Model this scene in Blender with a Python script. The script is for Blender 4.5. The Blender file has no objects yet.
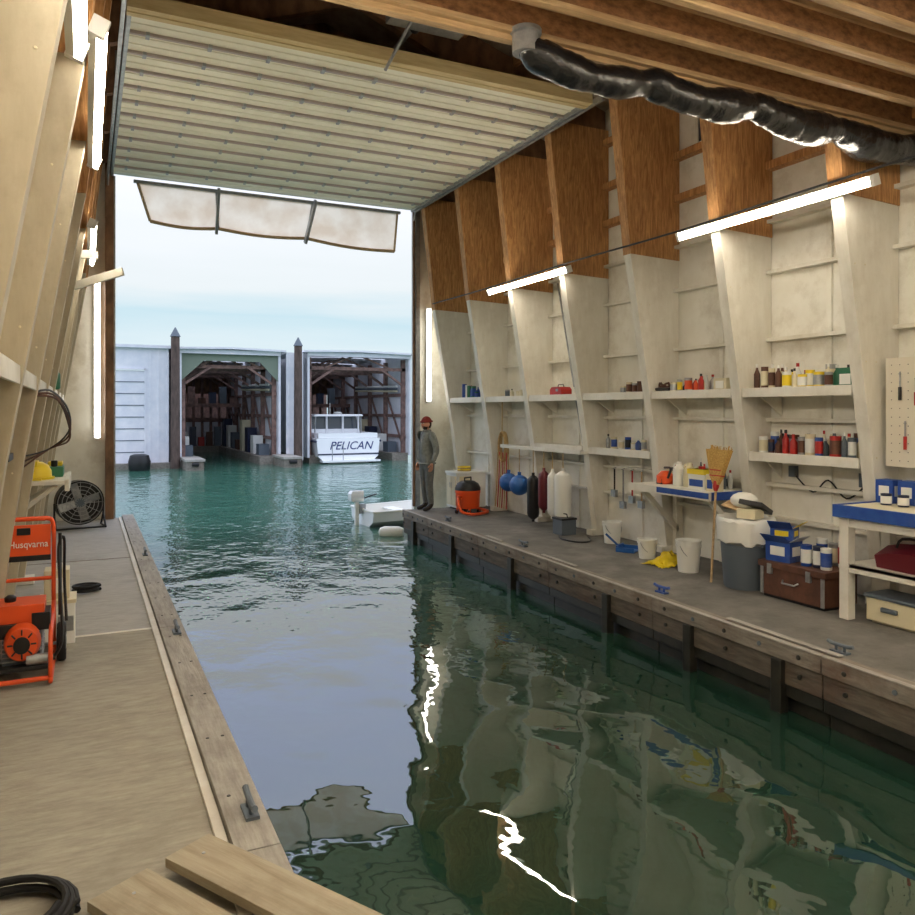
import bpy, bmesh, math, random
from mathutils import Vector, Matrix, Euler
random.seed(7)
sc=bpy.context.scene
sc.view_settings.view_transform='Standard'
R=math.radians
def lin(c):
    o=[]
    for v in c[:3]:
        v=v/255.0
        o.append(v/12.92 if v<=0.04045 else ((v+0.055)/1.055)**2.4)
    return (o[0],o[1],o[2],1)
# ---------------------------------------------------------------- materials
def M(name,col,rough=.6,metal=0,col2=None,ns=4,stretch=(1,1,1),lo=.35,hi=.65,bump=0,bs=40,emit=None,es=0,spec=.5,dist=0,coat=0,alpha=1,trans=0,dirt=None,dirtamt=.5):
    m=bpy.data.materials.new(name); m.use_nodes=True
    nt=m.node_tree; N=nt.nodes; L=nt.links
    p=N['Principled BSDF']
    p.inputs['Base Color'].default_value=lin(col)
    p.inputs['Roughness'].default_value=rough
    p.inputs['Metallic'].default_value=metal
    p.inputs['Specular IOR Level'].default_value=spec
    if coat: p.inputs['Coat Weight'].default_value=coat
    if trans: p.inputs['Transmission Weight'].default_value=trans
    tc=N.new('ShaderNodeTexCoord')
    if col2 or bump or dirt:
        mp=N.new('ShaderNodeMapping'); mp.inputs['Scale'].default_value=stretch
        L.new(tc.outputs['Object'],mp.inputs['Vector'])
    out=None
    if col2:
        n=N.new('ShaderNodeTexNoise'); n.inputs['Scale'].default_value=ns; n.inputs['Detail'].default_value=7
        n.inputs['Roughness'].default_value=.62; n.inputs['Distortion'].default_value=dist
        L.new(mp.outputs[0],n.inputs['Vector'])
        r=N.new('ShaderNodeValToRGB'); r.color_ramp.elements[0].position=lo; r.color_ramp.elements[1].position=hi
        r.color_ramp.elements[0].color=lin(col); r.color_ramp.elements[1].color=lin(col2)
        L.new(n.outputs['Fac'],r.inputs[0]); out=r.outputs[0]
    if dirt:
        n2=N.new('ShaderNodeTexNoise'); n2.inputs['Scale'].default_value=1.3; n2.inputs['Detail'].default_value=9; n2.inputs['Roughness'].default_value=.7
        L.new(tc.outputs['Object'],n2.inputs['Vector'])
        r2=N.new('ShaderNodeValToRGB'); r2.color_ramp.elements[0].position=.5; r2.color_ramp.elements[1].position=.72
        r2.color_ramp.elements[0].color=(0,0,0,1); r2.color_ramp.elements[1].color=(dirtamt,)*3+(1,)
        L.new(n2.outputs['Fac'],r2.inputs[0])
        mx=N.new('ShaderNodeMix'); mx.data_type='RGBA'
        L.new(r2.outputs[0],mx.inputs['Factor'])
        if out: L.new(out,mx.inputs['A'])
        else: mx.inputs['A'].default_value=lin(col)
        mx.inputs['B'].default_value=lin(dirt); out=mx.outputs['Result']
    if out: L.new(out,p.inputs['Base Color'])
    if bump:
        n3=N.new('ShaderNodeTexNoise'); n3.inputs['Scale'].default_value=bs; n3.inputs['Detail'].default_value=4
        L.new(mp.outputs[0],n3.inputs['Vector'])
        b=N.new('ShaderNodeBump'); b.inputs['Strength'].default_value=bump; b.inputs['Distance'].default_value=.02
        L.new(n3.outputs['Fac'],b.inputs['Height']); L.new(b.outputs[0],p.inputs['Normal'])
    if emit:
        p.inputs['Emission Color'].default_value=lin(emit); p.inputs['Emission Strength'].default_value=es
    return m
WHITE=M('white_paint',(238,235,225),.55,col2=(224,219,205),ns=3,dirt=(176,163,138),dirtamt=.45)
PANEL=M('wall_panel_paint',(234,231,219),.6,col2=(245,243,234),ns=2.2,dirt=(172,158,132),dirtamt=.6)
POSTW=M('post_paint',(240,237,227),.5,col2=(222,217,203),ns=5,stretch=(1,1,.2),dirt=(180,168,144),dirtamt=.45)
PANELL=M('left_wall_panel_paint',(204,192,166),.6,col2=(190,176,150),ns=2.2,dirt=(150,132,104),dirtamt=.5)  # wall panel paint darkened to hold down overexposure from the near lamp
POSTL=M('left_post_paint',(202,192,168),.55,col2=(180,169,144),ns=5,stretch=(1,1,.2),dirt=(142,126,100),dirtamt=.45)  # post paint darkened the same way, against the lamp's overexposure
PLY=M('plywood_brown',(214,164,106),.6,col2=(164,114,68),ns=4,stretch=(7,7,.8),lo=.35,hi=.62,dist=1.2,dirt=(112,74,44),dirtamt=.55)
PLYX=M('lumber_x',(216,184,138),.65,col2=(166,136,98),ns=4,stretch=(.6,7,7),lo=.3,hi=.7,dist=.5,dirt=(122,94,66),dirtamt=.4)
OSB=M('osb_deck',(190,152,108),.7,col2=(136,102,70),ns=16,stretch=(.7,2,1),lo=.35,hi=.65)
JWEB=M('joist_web_osb',(178,130,86),.7,col2=(118,82,54),ns=14,stretch=(.8,3,1.5),lo=.35,hi=.65)
DARKW=M('dark_timber',(150,114,84),.7,col2=(98,72,54),ns=5,stretch=(1,1,.5))
ROOFM=M('roof_underside',(186,170,150),.7,col2=(144,124,102),ns=3)
DOORP=M('door_panel',(243,241,222),.45,col2=(234,231,208),ns=2)
DOORW=M('door_header_wood',(218,200,150),.6,col2=(194,172,122),ns=4,stretch=(.5,5,5))
GALV=M('galvanised_steel',(178,180,180),.4,.7,col2=(150,152,154),ns=12)
RIB=M('door_rib',(178,166,160),.45,.2)
DOCKL=M('left_deck',(172,167,152),.75,col2=(144,138,124),ns=5,stretch=(1.5,6,1),lo=.3,hi=.7,bump=.25,bs=30,dirt=(124,117,104),dirtamt=.6)
DOCKL2=M('left_deck_far',(184,182,176),.7,col2=(160,157,150),ns=5,stretch=(1.5,6,1),lo=.3,hi=.7,bump=.2,bs=30,dirt=(134,129,120),dirtamt=.5)
DOCKR=M('right_deck',(122,119,113),.8,col2=(90,87,81),ns=3,lo=.3,hi=.7,bump=.3,bs=30,dirt=(158,154,146),dirtamt=.5)
CURB=M('curb_timber',(182,178,170),.75,col2=(144,139,130),ns=5,stretch=(6,.7,6),lo=.3,hi=.7,bump=.3,bs=12,dirt=(100,93,84),dirtamt=.6)
FACE=M('dock_face_timber',(152,145,134),.8,col2=(104,97,88),ns=4,stretch=(5,.7,5),lo=.3,hi=.7,bump=.4,bs=14,dirt=(98,66,46),dirtamt=.75)
FACE2=M('dock_face_low',(112,102,90),.7,col2=(68,62,54),ns=4,stretch=(5,.7,5),lo=.3,hi=.7,bump=.4,bs=14,dirt=(84,56,40),dirtamt=.75)
WET=M('wet_pile',(48,46,40),.4,col2=(30,30,26),ns=6)
PLANK=M('loose_plank',(178,168,146),.7,col2=(144,132,110),ns=4,stretch=(7,.6,7),lo=.3,hi=.7,dist=.5,bump=.2,bs=20,dirt=(108,96,78),dirtamt=.6)
BLACK=M('black_plastic',(22,22,24),.4)
RUBBER=M('black_rubber',(16,16,17),.65)
DUCT=M('black_duct_film',(24,25,28),.25,spec=.8,bump=.8,bs=9)
LAMPM=M('lamp_housing',(240,240,236),.4)
TUBE=M('fluorescent_tube',(255,250,242),.4,emit=(255,243,222),es=56)
TUBE2=M('fluorescent_tube_cool',(255,250,245),.4,emit=(255,250,240),es=14)
BLUE=M('blue_paint',(28,66,150),.45,col2=(44,84,160),ns=8,dirt=(150,150,150),dirtamt=.5)
ORANGE=M('orange_plastic',(226,84,32),.4)
RED=M('red_paint',(176,34,28),.45)
YELLOW=M('yellow_plastic',(236,208,40),.45)
GREYC=M('grey_plastic',(92,102,112),.5)
WPL=M('white_plastic',(236,236,230),.4)
CREAM=M('cream_plastic',(222,212,180),.5)
BROWNC=M('chest_wood',(104,66,48),.6,col2=(74,46,34),ns=6,stretch=(1,1,1))
STRAW=M('straw_bristle',(206,170,96),.8,col2=(170,130,66),ns=60)
GREEN=M('green_paint',(46,110,80),.5)
NAVY=M('navy_vinyl',(28,36,66),.4)
MAROON=M('maroon_vinyl',(96,24,34),.4)
FBLUE=M('fender_blue',(36,92,164),.35)
GLASSD=M('dark_glass',(58,66,78),.08,spec=.8)
ROPE=M('rope',(196,168,116),.85,col2=(160,130,84),ns=60)
GEL=M('gelcoat',(244,246,248),.18,coat=.4)
PEG=M('pegboard',(226,219,202),.7)
BWHITE=M('boathouse_siding',(232,232,236),.5,col2=(214,217,225),ns=2)
PILE=M('piling',(104,86,78),.85,col2=(70,58,52),ns=6,stretch=(1,1,.3))
REDW=M('boathouse_timber',(148,116,106),.8,col2=(106,84,78),ns=5)
TARP=M('green_tarp',(124,136,120),.8)
SKIN=M('skin',(196,142,116),.5)
JACKET=M('grey_jacket',(138,142,138),.8,col2=(112,116,114),ns=20)
PANTS=M('grey_trousers',(112,114,112),.8,col2=(92,94,94),ns=20)
BOOT=M('boot_leather',(40,34,30),.6)
BEANIE=M('red_beanie',(126,42,34),.9)
HAIR=M('dark_hair',(44,32,26),.8)
INK=M('dark_blue_ink',(24,40,110),.5)
def canvas():
    m=bpy.data.materials.new('canvas'); m.use_nodes=True; N=m.node_tree.nodes; L=m.node_tree.links
    p=N['Principled BSDF']; p.inputs['Roughness'].default_value=.8
    n=N.new('ShaderNodeTexNoise'); n.inputs['Scale'].default_value=2.2; n.inputs['Detail'].default_value=5
    tc=N.new('ShaderNodeTexCoord'); L.new(tc.outputs['Object'],n.inputs['Vector'])
    r=N.new('ShaderNodeValToRGB'); r.color_ramp.elements[0].position=.35; r.color_ramp.elements[1].position=.65
    r.color_ramp.elements[0].color=lin((250,238,216)); r.color_ramp.elements[1].color=lin((230,210,182)); L.new(n.outputs['Fac'],r.inputs[0])
    L.new(r.outputs[0],p.inputs['Base Color'])
    t=N.new('ShaderNodeBsdfTranslucent'); L.new(r.outputs[0],t.inputs[0])
    mx=N.new('ShaderNodeMixShader'); mx.inputs[0].default_value=.65
    L.new(p.outputs[0],mx.inputs[1]); L.new(t.outputs[0],mx.inputs[2]); L.new(mx.outputs[0],N['Material Output'].inputs[0])
    return m
CANVAS=canvas()
TANW=M('tan_hem',(168,142,104),.7)
def water():
    m=bpy.data.materials.new('harbour_water'); m.use_nodes=True; N=m.node_tree.nodes; L=m.node_tree.links
    p=N['Principled BSDF']; p.inputs['Roughness'].default_value=.015
    p.inputs['IOR'].default_value=1.9; p.inputs['Specular IOR Level'].default_value=.5
    tc=N.new('ShaderNodeTexCoord'); mp=N.new('ShaderNodeMapping'); mp.inputs['Scale'].default_value=(1,.8,1)
    mp.inputs['Rotation'].default_value=(0,0,.5)
    L.new(tc.outputs['Object'],mp.inputs['Vector'])
    a=N.new('ShaderNodeTexNoise'); a.inputs['Scale'].default_value=1.0; a.inputs['Detail'].default_value=1; a.inputs['Distortion'].default_value=.4
    b=N.new('ShaderNodeTexNoise'); b.inputs['Scale'].default_value=4.5; b.inputs['Detail'].default_value=2
    L.new(mp.outputs[0],a.inputs['Vector']); L.new(mp.outputs[0],b.inputs['Vector'])
    sx=N.new('ShaderNodeSeparateXYZ'); L.new(tc.outputs['Object'],sx.inputs[0])
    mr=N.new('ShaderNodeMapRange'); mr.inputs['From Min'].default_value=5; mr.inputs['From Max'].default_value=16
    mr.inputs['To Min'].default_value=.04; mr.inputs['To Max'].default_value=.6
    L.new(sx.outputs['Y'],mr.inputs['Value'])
    # indoor shade and outdoor daylight painted into the water's base colour along Y
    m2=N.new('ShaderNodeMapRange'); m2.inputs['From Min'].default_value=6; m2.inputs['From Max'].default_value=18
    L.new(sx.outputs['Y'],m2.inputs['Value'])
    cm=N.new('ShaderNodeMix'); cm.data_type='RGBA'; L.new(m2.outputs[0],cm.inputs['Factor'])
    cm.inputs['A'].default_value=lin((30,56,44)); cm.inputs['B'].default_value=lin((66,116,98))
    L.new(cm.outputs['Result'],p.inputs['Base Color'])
    mu=N.new('ShaderNodeMath'); mu.operation='MULTIPLY'; L.new(b.outputs['Fac'],mu.inputs[0]); L.new(mr.outputs[0],mu.inputs[1])
    ad=N.new('ShaderNodeMath'); ad.operation='ADD'; L.new(a.outputs['Fac'],ad.inputs[0]); L.new(mu.outputs[0],ad.inputs[1])
    bp=N.new('ShaderNodeBump'); bp.inputs['Strength'].default_value=1; bp.inputs['Distance'].default_value=.042
    L.new(ad.outputs[0],bp.inputs['Height']); L.new(bp.outputs[0],p.inputs['Normal'])
    return m
WATER=water()
# ---------------------------------------------------------------- builder
class B:
    def __init__(s): s.bm=bmesh.new(); s.mats=[]; s.M=Matrix.Identity(4)
    def mi(s,m):
        if m not in s.mats: s.mats.append(m)
        return s.mats.index(m)
    def add(s,vs,fs,m):
        k=s.mi(m); V=[s.bm.verts.new(s.M@Vector(v)) for v in vs]
        for f in fs:
            try:
                F=s.bm.faces.new([V[i] for i in f]); F.material_index=k; F.smooth=True
            except ValueError: pass
        return V
    def box(s,x0,x1,y0,y1,z0,z1,m):
        s.add([(x0,y0,z0),(x1,y0,z0),(x1,y1,z0),(x0,y1,z0),(x0,y0,z1),(x1,y0,z1),(x1,y1,z1),(x0,y1,z1)],
              [(0,3,2,1),(4,5,6,7),(0,1,5,4),(1,2,6,5),(2,3,7,6),(3,0,4,7)],m)
    def obox(s,c,size,rot,m):
        old=s.M; s.M=old@Matrix.Translation(c)@Euler(rot).to_matrix().to_4x4()
        a,b_,c_=[v/2 for v in size]; s.box(-a,a,-b_,b_,-c_,c_,m); s.M=old
    def beam(s,p0,p1,w,h,m,up=(0,0,1)):
        p0=Vector(p0);p1=Vector(p1);d=(p1-p0).normalized();u=Vector(up)
        if abs(d.dot(u))>.98: u=Vector((0,1,0))
        x=d.cross(u).normalized(); z=x.cross(d)
        vs=[]
        for p in (p0,p1):
            for a,c in((-1,-1),(1,-1),(1,1),(-1,1)): vs.append(p+x*a*w/2+z*c*h/2)
        s.add(vs,[(0,1,2,3)[::-1],(4,5,6,7),(0,1,5,4),(1,2,6,5),(2,3,7,6),(3,0,4,7)],m)
    def prism(s,prof,a,b_,m,axis='Y'):
        n=len(prof); vs=[]
        for t in(a,b_):
            for (p,q) in prof:
                vs.append({'Y':(p,t,q),'X':(t,p,q),'Z':(p,q,t)}[axis])
        fs=[tuple(range(n)),tuple(range(2*n-1,n-1,-1))]+[(i,(i+1)%n,n+(i+1)%n,n+i) for i in range(n)]
        s.add(vs,fs,m)
    def tube(s,pts,r,m,seg=8,closed=False,sub=0):
        P=[Vector(p) for p in pts]
        if sub:
            Q=[];n=len(P)
            rng=range(n) if closed else range(n-1)
            for i in rng:
                p0=P[(i-1)%n] if closed or i>0 else P[i]; p1=P[i]; p2=P[(i+1)%n]; p3=P[(i+2)%n] if closed or i<n-2 else p2
                for k in range(sub):
                    t=k/sub
                    Q.append(.5*((2*p1)+(-p0+p2)*t+(2*p0-5*p1+4*p2-p3)*t*t+(-p0+3*p1-3*p2+p3)*t**3))
            if not closed: Q.append(P[-1])
            P=Q
        n=len(P); vs=[]; ref=None
        for i in range(n):
            d=((P[(i+1)%n]-P[i-1]) if (closed or 0<i<n-1) else (P[1]-P[0] if i==0 else P[-1]-P[-2])).normalized()
            if ref is None:
                ref=d.orthogonal().normalized()
            ref=(ref-d*ref.dot(d)).normalized(); w=d.cross(ref)
            rr=r(i/(n-1)) if callable(r) else r
            for k in range(seg):
                a=2*math.pi*k/seg; vs.append(P[i]+(ref*math.cos(a)+w*math.sin(a))*rr)
        fs=[]
        for i in range(n if closed else n-1):
            j=(i+1)%n
            for k in range(seg): fs.append((i*seg+k,i*seg+(k+1)%seg,j*seg+(k+1)%seg,j*seg+k))
        if not closed: fs+= [tuple(range(seg))[::-1],tuple((n-1)*seg+k for k in range(seg))]
        s.add(vs,fs,m)
    def cyl(s,p0,p1,r,m,seg=16,r2=None):
        r2=r if r2 is None else r2
        s.tube([p0,p1],(lambda t:r+(r2-r)*t),m,seg)
    def lathe(s,prof,m,c=(0,0,0),seg=24,rot=(0,0,0)):
        old=s.M; s.M=old@Matrix.Translation(c)@Euler(rot).to_matrix().to_4x4()
        vs=[];fs=[];n=len(prof)
        for (r,z) in prof:
            for k in range(seg):
                a=2*math.pi*k/seg; vs.append((r*math.cos(a),r*math.sin(a),z))
        for i in range(n-1):
            for k in range(seg): fs.append((i*seg+k,i*seg+(k+1)%seg,(i+1)*seg+(k+1)%seg,(i+1)*seg+k))
        fs+=[tuple(range(seg))[::-1],tuple((n-1)*seg+k for k in range(seg))]
        s.add(vs,fs,m); s.M=old
    def ball(s,c,r,m,seg=16,rot=(0,0,0)):
        if not hasattr(r,'__len__'): r=(r,r,r)
        old=s.M; s.M=old@Matrix.Translation(c)@Euler(rot).to_matrix().to_4x4()@Matrix.Diagonal((r[0],r[1],r[2],1))
        k=max(6,seg//2); s.lathe([(max(.001,math.sin(math.pi*i/k)),-math.cos(math.pi*i/k)) for i in range(k+1)],m,seg=seg); s.M=old
    def loft(s,secs,m,caps=True,closed=False):
        n=len(secs[0]); vs=[v for q in secs for v in q]; fs=[]
        for i in range(len(secs)-1):
            for k in range(n if closed else n-1):
                k2=(k+1)%n; fs.append((i*n+k,i*n+k2,(i+1)*n+k2,(i+1)*n+k))
        if caps: fs+=[tuple(range(n)),tuple((len(secs)-1)*n+k for k in range(n))[::-1]]
        s.add(vs,fs,m)
    def finish(s,name,loc=None,rot=(0,0,0),bevel=0,parent=None,ang=35,scale=None):
        bm=s.bm
        bmesh.ops.recalc_face_normals(bm,faces=bm.faces)
        if loc is None:
            xs=[v.co for v in bm.verts]
            c=Vector(((min(v.x for v in xs)+max(v.x for v in xs))/2,(min(v.y for v in xs)+max(v.y for v in xs))/2,min(v.z for v in xs)))
            if parent: c=Vector((0,0,0))
            for v in bm.verts: v.co-=c
            loc=c
        me=bpy.data.meshes.new(name); bm.to_mesh(me); bm.free()
        for m in s.mats: me.materials.append(m)
        try: me.set_sharp_from_angle(angle=R(ang))
        except Exception: pass
        o=bpy.data.objects.new(name,me); sc.collection.objects.link(o)
        o.location=loc; o.rotation_euler=rot
        if parent: o.parent=parent
        if bevel:
            b=o.modifiers.new('bevel','BEVEL'); b.width=bevel; b.segments=2; b.limit_method='ANGLE'; b.angle_limit=R(40)
        return o
def empty(name,loc,rot=(0,0,0)):
    o=bpy.data.objects.new(name,None); sc.collection.objects.link(o); o.location=loc; o.rotation_euler=rot; return o
def text(name,body,size,loc,rot,mat,parent,shear=0):
    cu=bpy.data.curves.new(name,'FONT'); cu.body=body; cu.size=size; cu.extrude=.003; cu.align_x='CENTER'; cu.align_y='CENTER'; cu.shear=shear
    t=bpy.data.objects.new(name+'_c',cu); sc.collection.objects.link(t)
    dg=bpy.context.evaluated_depsgraph_get(); me=bpy.data.meshes.new_from_object(t.evaluated_get(dg)); bpy.data.objects.remove(t)
    me.materials.clear(); me.materials.append(mat)
    o=bpy.data.objects.new(name,me); sc.collection.objects.link(o); o.location=loc; o.rotation_euler=rot; o.parent=parent
    return o
MX=lambda x:6.2-x   # mirror about building centre line
POSTY=[3.26+1.513*k for k in range(8)]   # 3.26 ... 13.85
WZ=-.55
# ---------------------------------------------------------------- water
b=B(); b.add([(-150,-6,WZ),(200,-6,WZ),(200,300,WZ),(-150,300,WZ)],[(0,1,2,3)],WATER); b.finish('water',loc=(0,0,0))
# ---------------------------------------------------------------- shell
def wall(side):
    f=(lambda x:x) if side=='right' else MX
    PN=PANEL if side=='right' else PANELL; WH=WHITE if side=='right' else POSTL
    b=B()
    def bx(x0,x1,y0,y1,z0,z1,m):
        a,c=sorted((f(x0),f(x1))); b.box(a,c,y0,y1,z0,z1,m)
    bx(7.0,7.08,-3,14.6,-.1,6.35,PN)
    for z in (.62,1.0,1.72,2.62,3.38,3.95): bx(6.9,7.0,-3,14.5,z,z+.04,WH)
    for z in (4.55,5.1,5.75): bx(6.88,7.0,-3,14.5,z,z+.09,PLY)
    for y in POSTY:
        bx(6.97,7.0,y+.72,y+.78,0,6.3,PN)
    return b.finish('wall_'+side)
wall('right'); wall('left')
# far wall with opening
b=B()
b.box(-.88,.40,14.5,14.62,-.55,6.3,PANEL); b.box(6.02,7.08,14.5,14.62,-.55,6.3,PANEL)
b.prism([(-.88,6.3),(.40,6.3),(.40,5.95),(6.02,5.95),(6.02,6.3),(7.08,6.3),(3.1,7.5)],14.5,14.62,PANEL)
b.finish('wall_far')
b=B(); b.box(-.88,7.08,-3.1,-3,-.55,6.3,PANEL); b.prism([(-.88,6.3),(7.08,6.3),(3.1,7.5)],-3.1,-3,PANEL); b.finish('wall_back')
# door frame
b=B(); b.box(.29,.42,14.3,14.52,-.1,6.5,DARKW); b.box(5.99,6.08,14.32,14.52,-.1,5.95,GALV)
b.box(5.95,5.99,14.36,14.40,-.1,5.85,DARKW); b.box(.42,.45,14.36,14.40,-.1,5.85,GALV)
b.box(.29,6.1,14.3,14.5,5.93,6.1,DARKW)
b.finish('door_frame')
# roof
b=B()
b.prism([(-1.0,6.27),(3.1,7.5),(7.2,6.27),(7.2,6.35),(3.1,7.6),(-1.0,6.35)],-3.1,14.7,ROOFM)
b.finish('ceiling')
b=B()
for y in POSTY+[1.7,.2,-1.3]:
    for s in (1,-1):
        f=(lambda x:x) if s==1 else MX
        b.prism([(f(6.95),5.92),(f(5.95),5.92),(f(3.1),7.0),(f(3.1),7.45),(f(6.95),6.28)],y+.01,y+.12,DARKW)
for x in (.8,1.6,4.6,5.4):
    z=6.27+1.23*(1-abs(x-3.1)/4.1)
    b.box(x-.03,x+.03,-3,14.4,z-.16,z-.02,PLY)
b.finish('roof_rafters')
# posts
def post(y,side):
    f=(lambda x:x) if side==1 else MX
    b=B()
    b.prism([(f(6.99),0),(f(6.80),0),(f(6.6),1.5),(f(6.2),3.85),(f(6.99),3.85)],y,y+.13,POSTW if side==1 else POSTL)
    b.prism([(f(6.99),3.80),(f(6.2),3.83),(f(5.96),5.88),(f(6.25),6.0),(f(6.99),6.0)],y-.015,y+.145,PLY)
    b.box(*sorted((f(6.70),f(6.99))),y-.01,y+.14,.0,.08,WHITE)
    for z in (.5,1.4,2.3,3.2):
        xi=6.80-.1333*z if z<1.5 else 6.6-.1702*(z-1.5)
        for dx in (.06,.2): b.cyl((f(xi+dx),y-.004,z),(f(xi+dx),y+.002,z),.008,CREAM,6)
    b.finish('wall_post',bevel=.006)
for y in POSTY+[1.75,.24,-1.27]:
    post(y,1); post(y,-1)
# windows in the upper wall
for i,y in enumerate((7.86+.35,9.33+.35,6.29+.35)):
    b=B(); b.box(6.95,6.99,y,y+.75,5.22,5.72,GLASSD)
    for q in((y-.04,y+.79,5.18,5.22),(y-.04,y+.79,5.72,5.76),(y-.04,y,5.22,5.72),(y+.75,y+.79,5.22,5.72),(y+.36,y+.39,5.22,5.72)):
        b.box(6.93,7.0,q[0],q[1],q[2],q[3],WHITE)
    b.finish('window_%d'%(i+1))
# ---------------------------------------------------------------- loft above near end (I-joists)
b=B()
for i in range(18):
    y=4.60-.405*i
    b.box(-.75,6.95,y-.032,y-.018,4.46,4.66,JWEB)
    b.box(-.75,6.95,y-.055,y+.005,4.43,4.47,PLYX); b.box(-.75,6.95,y-.055,y+.005,4.65,4.69,PLYX)
b.box(-.75,6.95,-2.9,4.63,4.69,4.72,OSB)
b.box(-.75,6.95,4.605,4.64,4.41,4.74,JWEB)
b.box(-.75,6.95,4.59,4.655,4.39,4.44,PLYX)
b.finish('loft_floor',bevel=.003)
# flexible duct
pts=[(2.72,4.54,4.38),(2.74,4.545,4.36),(2.76,4.55,4.34)]
for i in range(121):
    t=i/120; x=2.80+t*4.10
    sag=-.07*abs(math.sin(t*math.pi*4))
    pts.append((x,4.55+.02*math.sin(t*9),4.31-.05*t*t+sag*.9))
b=B(); b.tube(pts,lambda t:.11+.035*t+.003*math.sin(t*260)+.010*math.sin(t*31)+.005*math.sin(t*77)-.04*(1-min(1,min(abs(t-k) for k in(0,.25,.5,.75))*26)),DUCT,20)
b.lathe([(.09,0),(.095,.12),(.11,.13),(.11,.16)],GALV,(2.72,4.55,4.30),20)
for k in (.25,.5,.75):
    p=pts[3+int(k*120)]
    b.tube([(p[0],p[1]+.09*math.cos(a),p[2]+.09*math.sin(a)) for a in [i*2*math.pi/16 for i in range(16)]],.008,GALV,6,closed=True)
b.finish('flexible_air_duct')
# hung opener and vent
b=B(); b.box(3.0,3.9,7.5,8.05,6.15,6.42,GALV); b.box(3.05,3.85,7.45,7.5,6.2,6.38,GLASSD)
b.cyl((3.45,8.05,6.3),(3.45,8.3,6.3),.06,BLACK)
b.box(3.43,3.47,8.05,12.5,6.3,6.36,GALV)
for x in(3.1,3.8): b.cyl((x,7.8,6.42),(x,7.8,7.1),.012,GALV,6)
b.beam((3.2,7.6,6.15),(3.05,8.2,5.7),.03,.03,GALV)
b.finish('garage_door_opener',bevel=.01)
b=B(); b.obox((1.95,6.6,5.7),(.7,.35,.25),(0,.05,.1),GALV); b.lathe([(.1,0),(.1,.5)],GALV,(1.95,6.6,5.8)); b.box(1.5,2.4,6.5,6.7,6.25,6.3,PLY)
b.box(1.75,2.1,6.38,6.43,5.62,5.78,BLACK)
b.cyl((1.95,6.6,6.2),(1.95,6.6,6.6),.02,GALV)
b.finish('exhaust_vent',bevel=.008)
# ---------------------------------------------------------------- overhead door (open)
b=B()
Z=5.87; N=12; y0,y1=8.32,14.28; pw=(y1-y0)/N
for i in range(N):
    a=y0+i*pw
    b.box(.40,5.88,a+.006,a+pw-.006,Z,Z+.04,DOORP)
    b.box(.40,5.88,a+.12,a+.15,Z-.012,Z,DOORP); b.box(.40,5.88,a+.30,a+.33,Z-.012,Z,DOORP)
    b.box(.40,5.88,a-.018,a+.018,Z-.035,Z,RIB)
    for k in range(9):
        x=.59+k*.64
        b.box(x-.02,x+.02,a-.05,a+.06,Z-.045,Z-.01,GALV)
b.box(.36,5.91,y0-.12,y0-.02,Z-.05,Z+.10,DOORW)
b.box(.36,5.91,y0-.02,y0+.06,Z-.06,Z,DOORW)
for x in (.39,5.88): b.box(x-.02,x+.02,y0,y1,Z-.05,Z+.05,GALV)
b.finish('overhead_door')
b=B()
for x in (.33,5.935):
    b.box(x-.02,x+.02,8.0,14.1,5.80,5.815,GALV); b.box(x-.02,x-.01,8.0,14.1,5.815,5.88,GALV); 
    b.tube([(x,14.1,5.84),(x,14.22,5.80),(x,14.27,5.65)],.02,GALV,6,sub=4)
    for y in(8.4,10.4,12.4): b.cyl((x,y,5.85),(x,y,6.3),.012,GALV,6)
b.finish('door_track')
# canvas flap hanging from the door (slightly sagging cloth)
b=B()
top=[(.82,14.66,5.86),(2.16,14.66,5.86),(3.96,14.66,5.86),(5.72,14.66,5.86)]
bot=[(1.05,15.06,5.30),(2.26,15.12,5.30),(3.96,15.12,5.28),(5.80,15.04,5.17)]
for i in range(3):
    T0,T1,B0,B1=[Vector(v) for v in (top[i],top[i+1],bot[i],bot[i+1])]
    n=8; g=[]
    for v in range(n+1):
        for u in range(n+1):
            p=(T0.lerp(T1,u/n)).lerp(B0.lerp(B1,u/n),v/n); p=p.copy()
            sg=math.sin(math.pi*u/n)*math.sin(math.pi*v/n)*.09
            p.z-=sg; p.z-=math.sin(math.pi*u/n)*.05*(v/n); g.append(p)
    fs=[(v*(n+1)+u,v*(n+1)+u+1,(v+1)*(n+1)+u+1,(v+1)*(n+1)+u) for v in range(n) for u in range(n)]
    b.add(g,fs,CANVAS)
    b.tube([g[n*(n+1)+u] for u in range(n+1)],.035,TANW,6)
for i in range(4): 
    b.beam(top[i],bot[i],.04,.04,GALV if i in(1,2) else TANW)
for i in (1,2):
    b.beam((top[i][0]+.02,14.5,5.88),(bot[i][0]-.05,bot[i][1]-.1,bot[i][2]-.12),.05,.09,GALV)
b.beam((.75,14.66,5.88),(5.78,14.66,5.88),.06,.05,GALV)
b.finish('canvas_door_flap')
# ---------------------------------------------------------------- docks
b=B()
b.box(-.8,.50,-3,6.98,-.12,0,DOCKL); b.box(-.8,.50,7.0,14.45,-.12,-.004,DOCKL2)
b.box(-.8,.50,6.97,7.01,-.1,.004,WHITE)
b.box(-.8,.50,10.49,10.505,-.1,.0,FACE)
b.box(-.8,.64,-3,14.45,-.50,-.12,WET); b.box(.50,.70,-3,14.45,-.36,-.02,FACE)
y=-3
for L_ in (3.3,2.9,3.6,3.1,2.7,1.84):
    b.box(.55,.73,y+.008,min(14.44,y+L_),-.02,.045,CURB)
    b.box(.70,.76,y+.01,min(14.44,y+L_),-.34,-.03,FACE); y+=L_
b.box(.50,.545,-3,14.4,-.02,.015,WHITE)
for k in range(24):
    for x in(.60,.68): b.cyl((x,-2.6+k*.7,.044),(x,-2.6+k*.7,.048),.010,WET,8)
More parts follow.
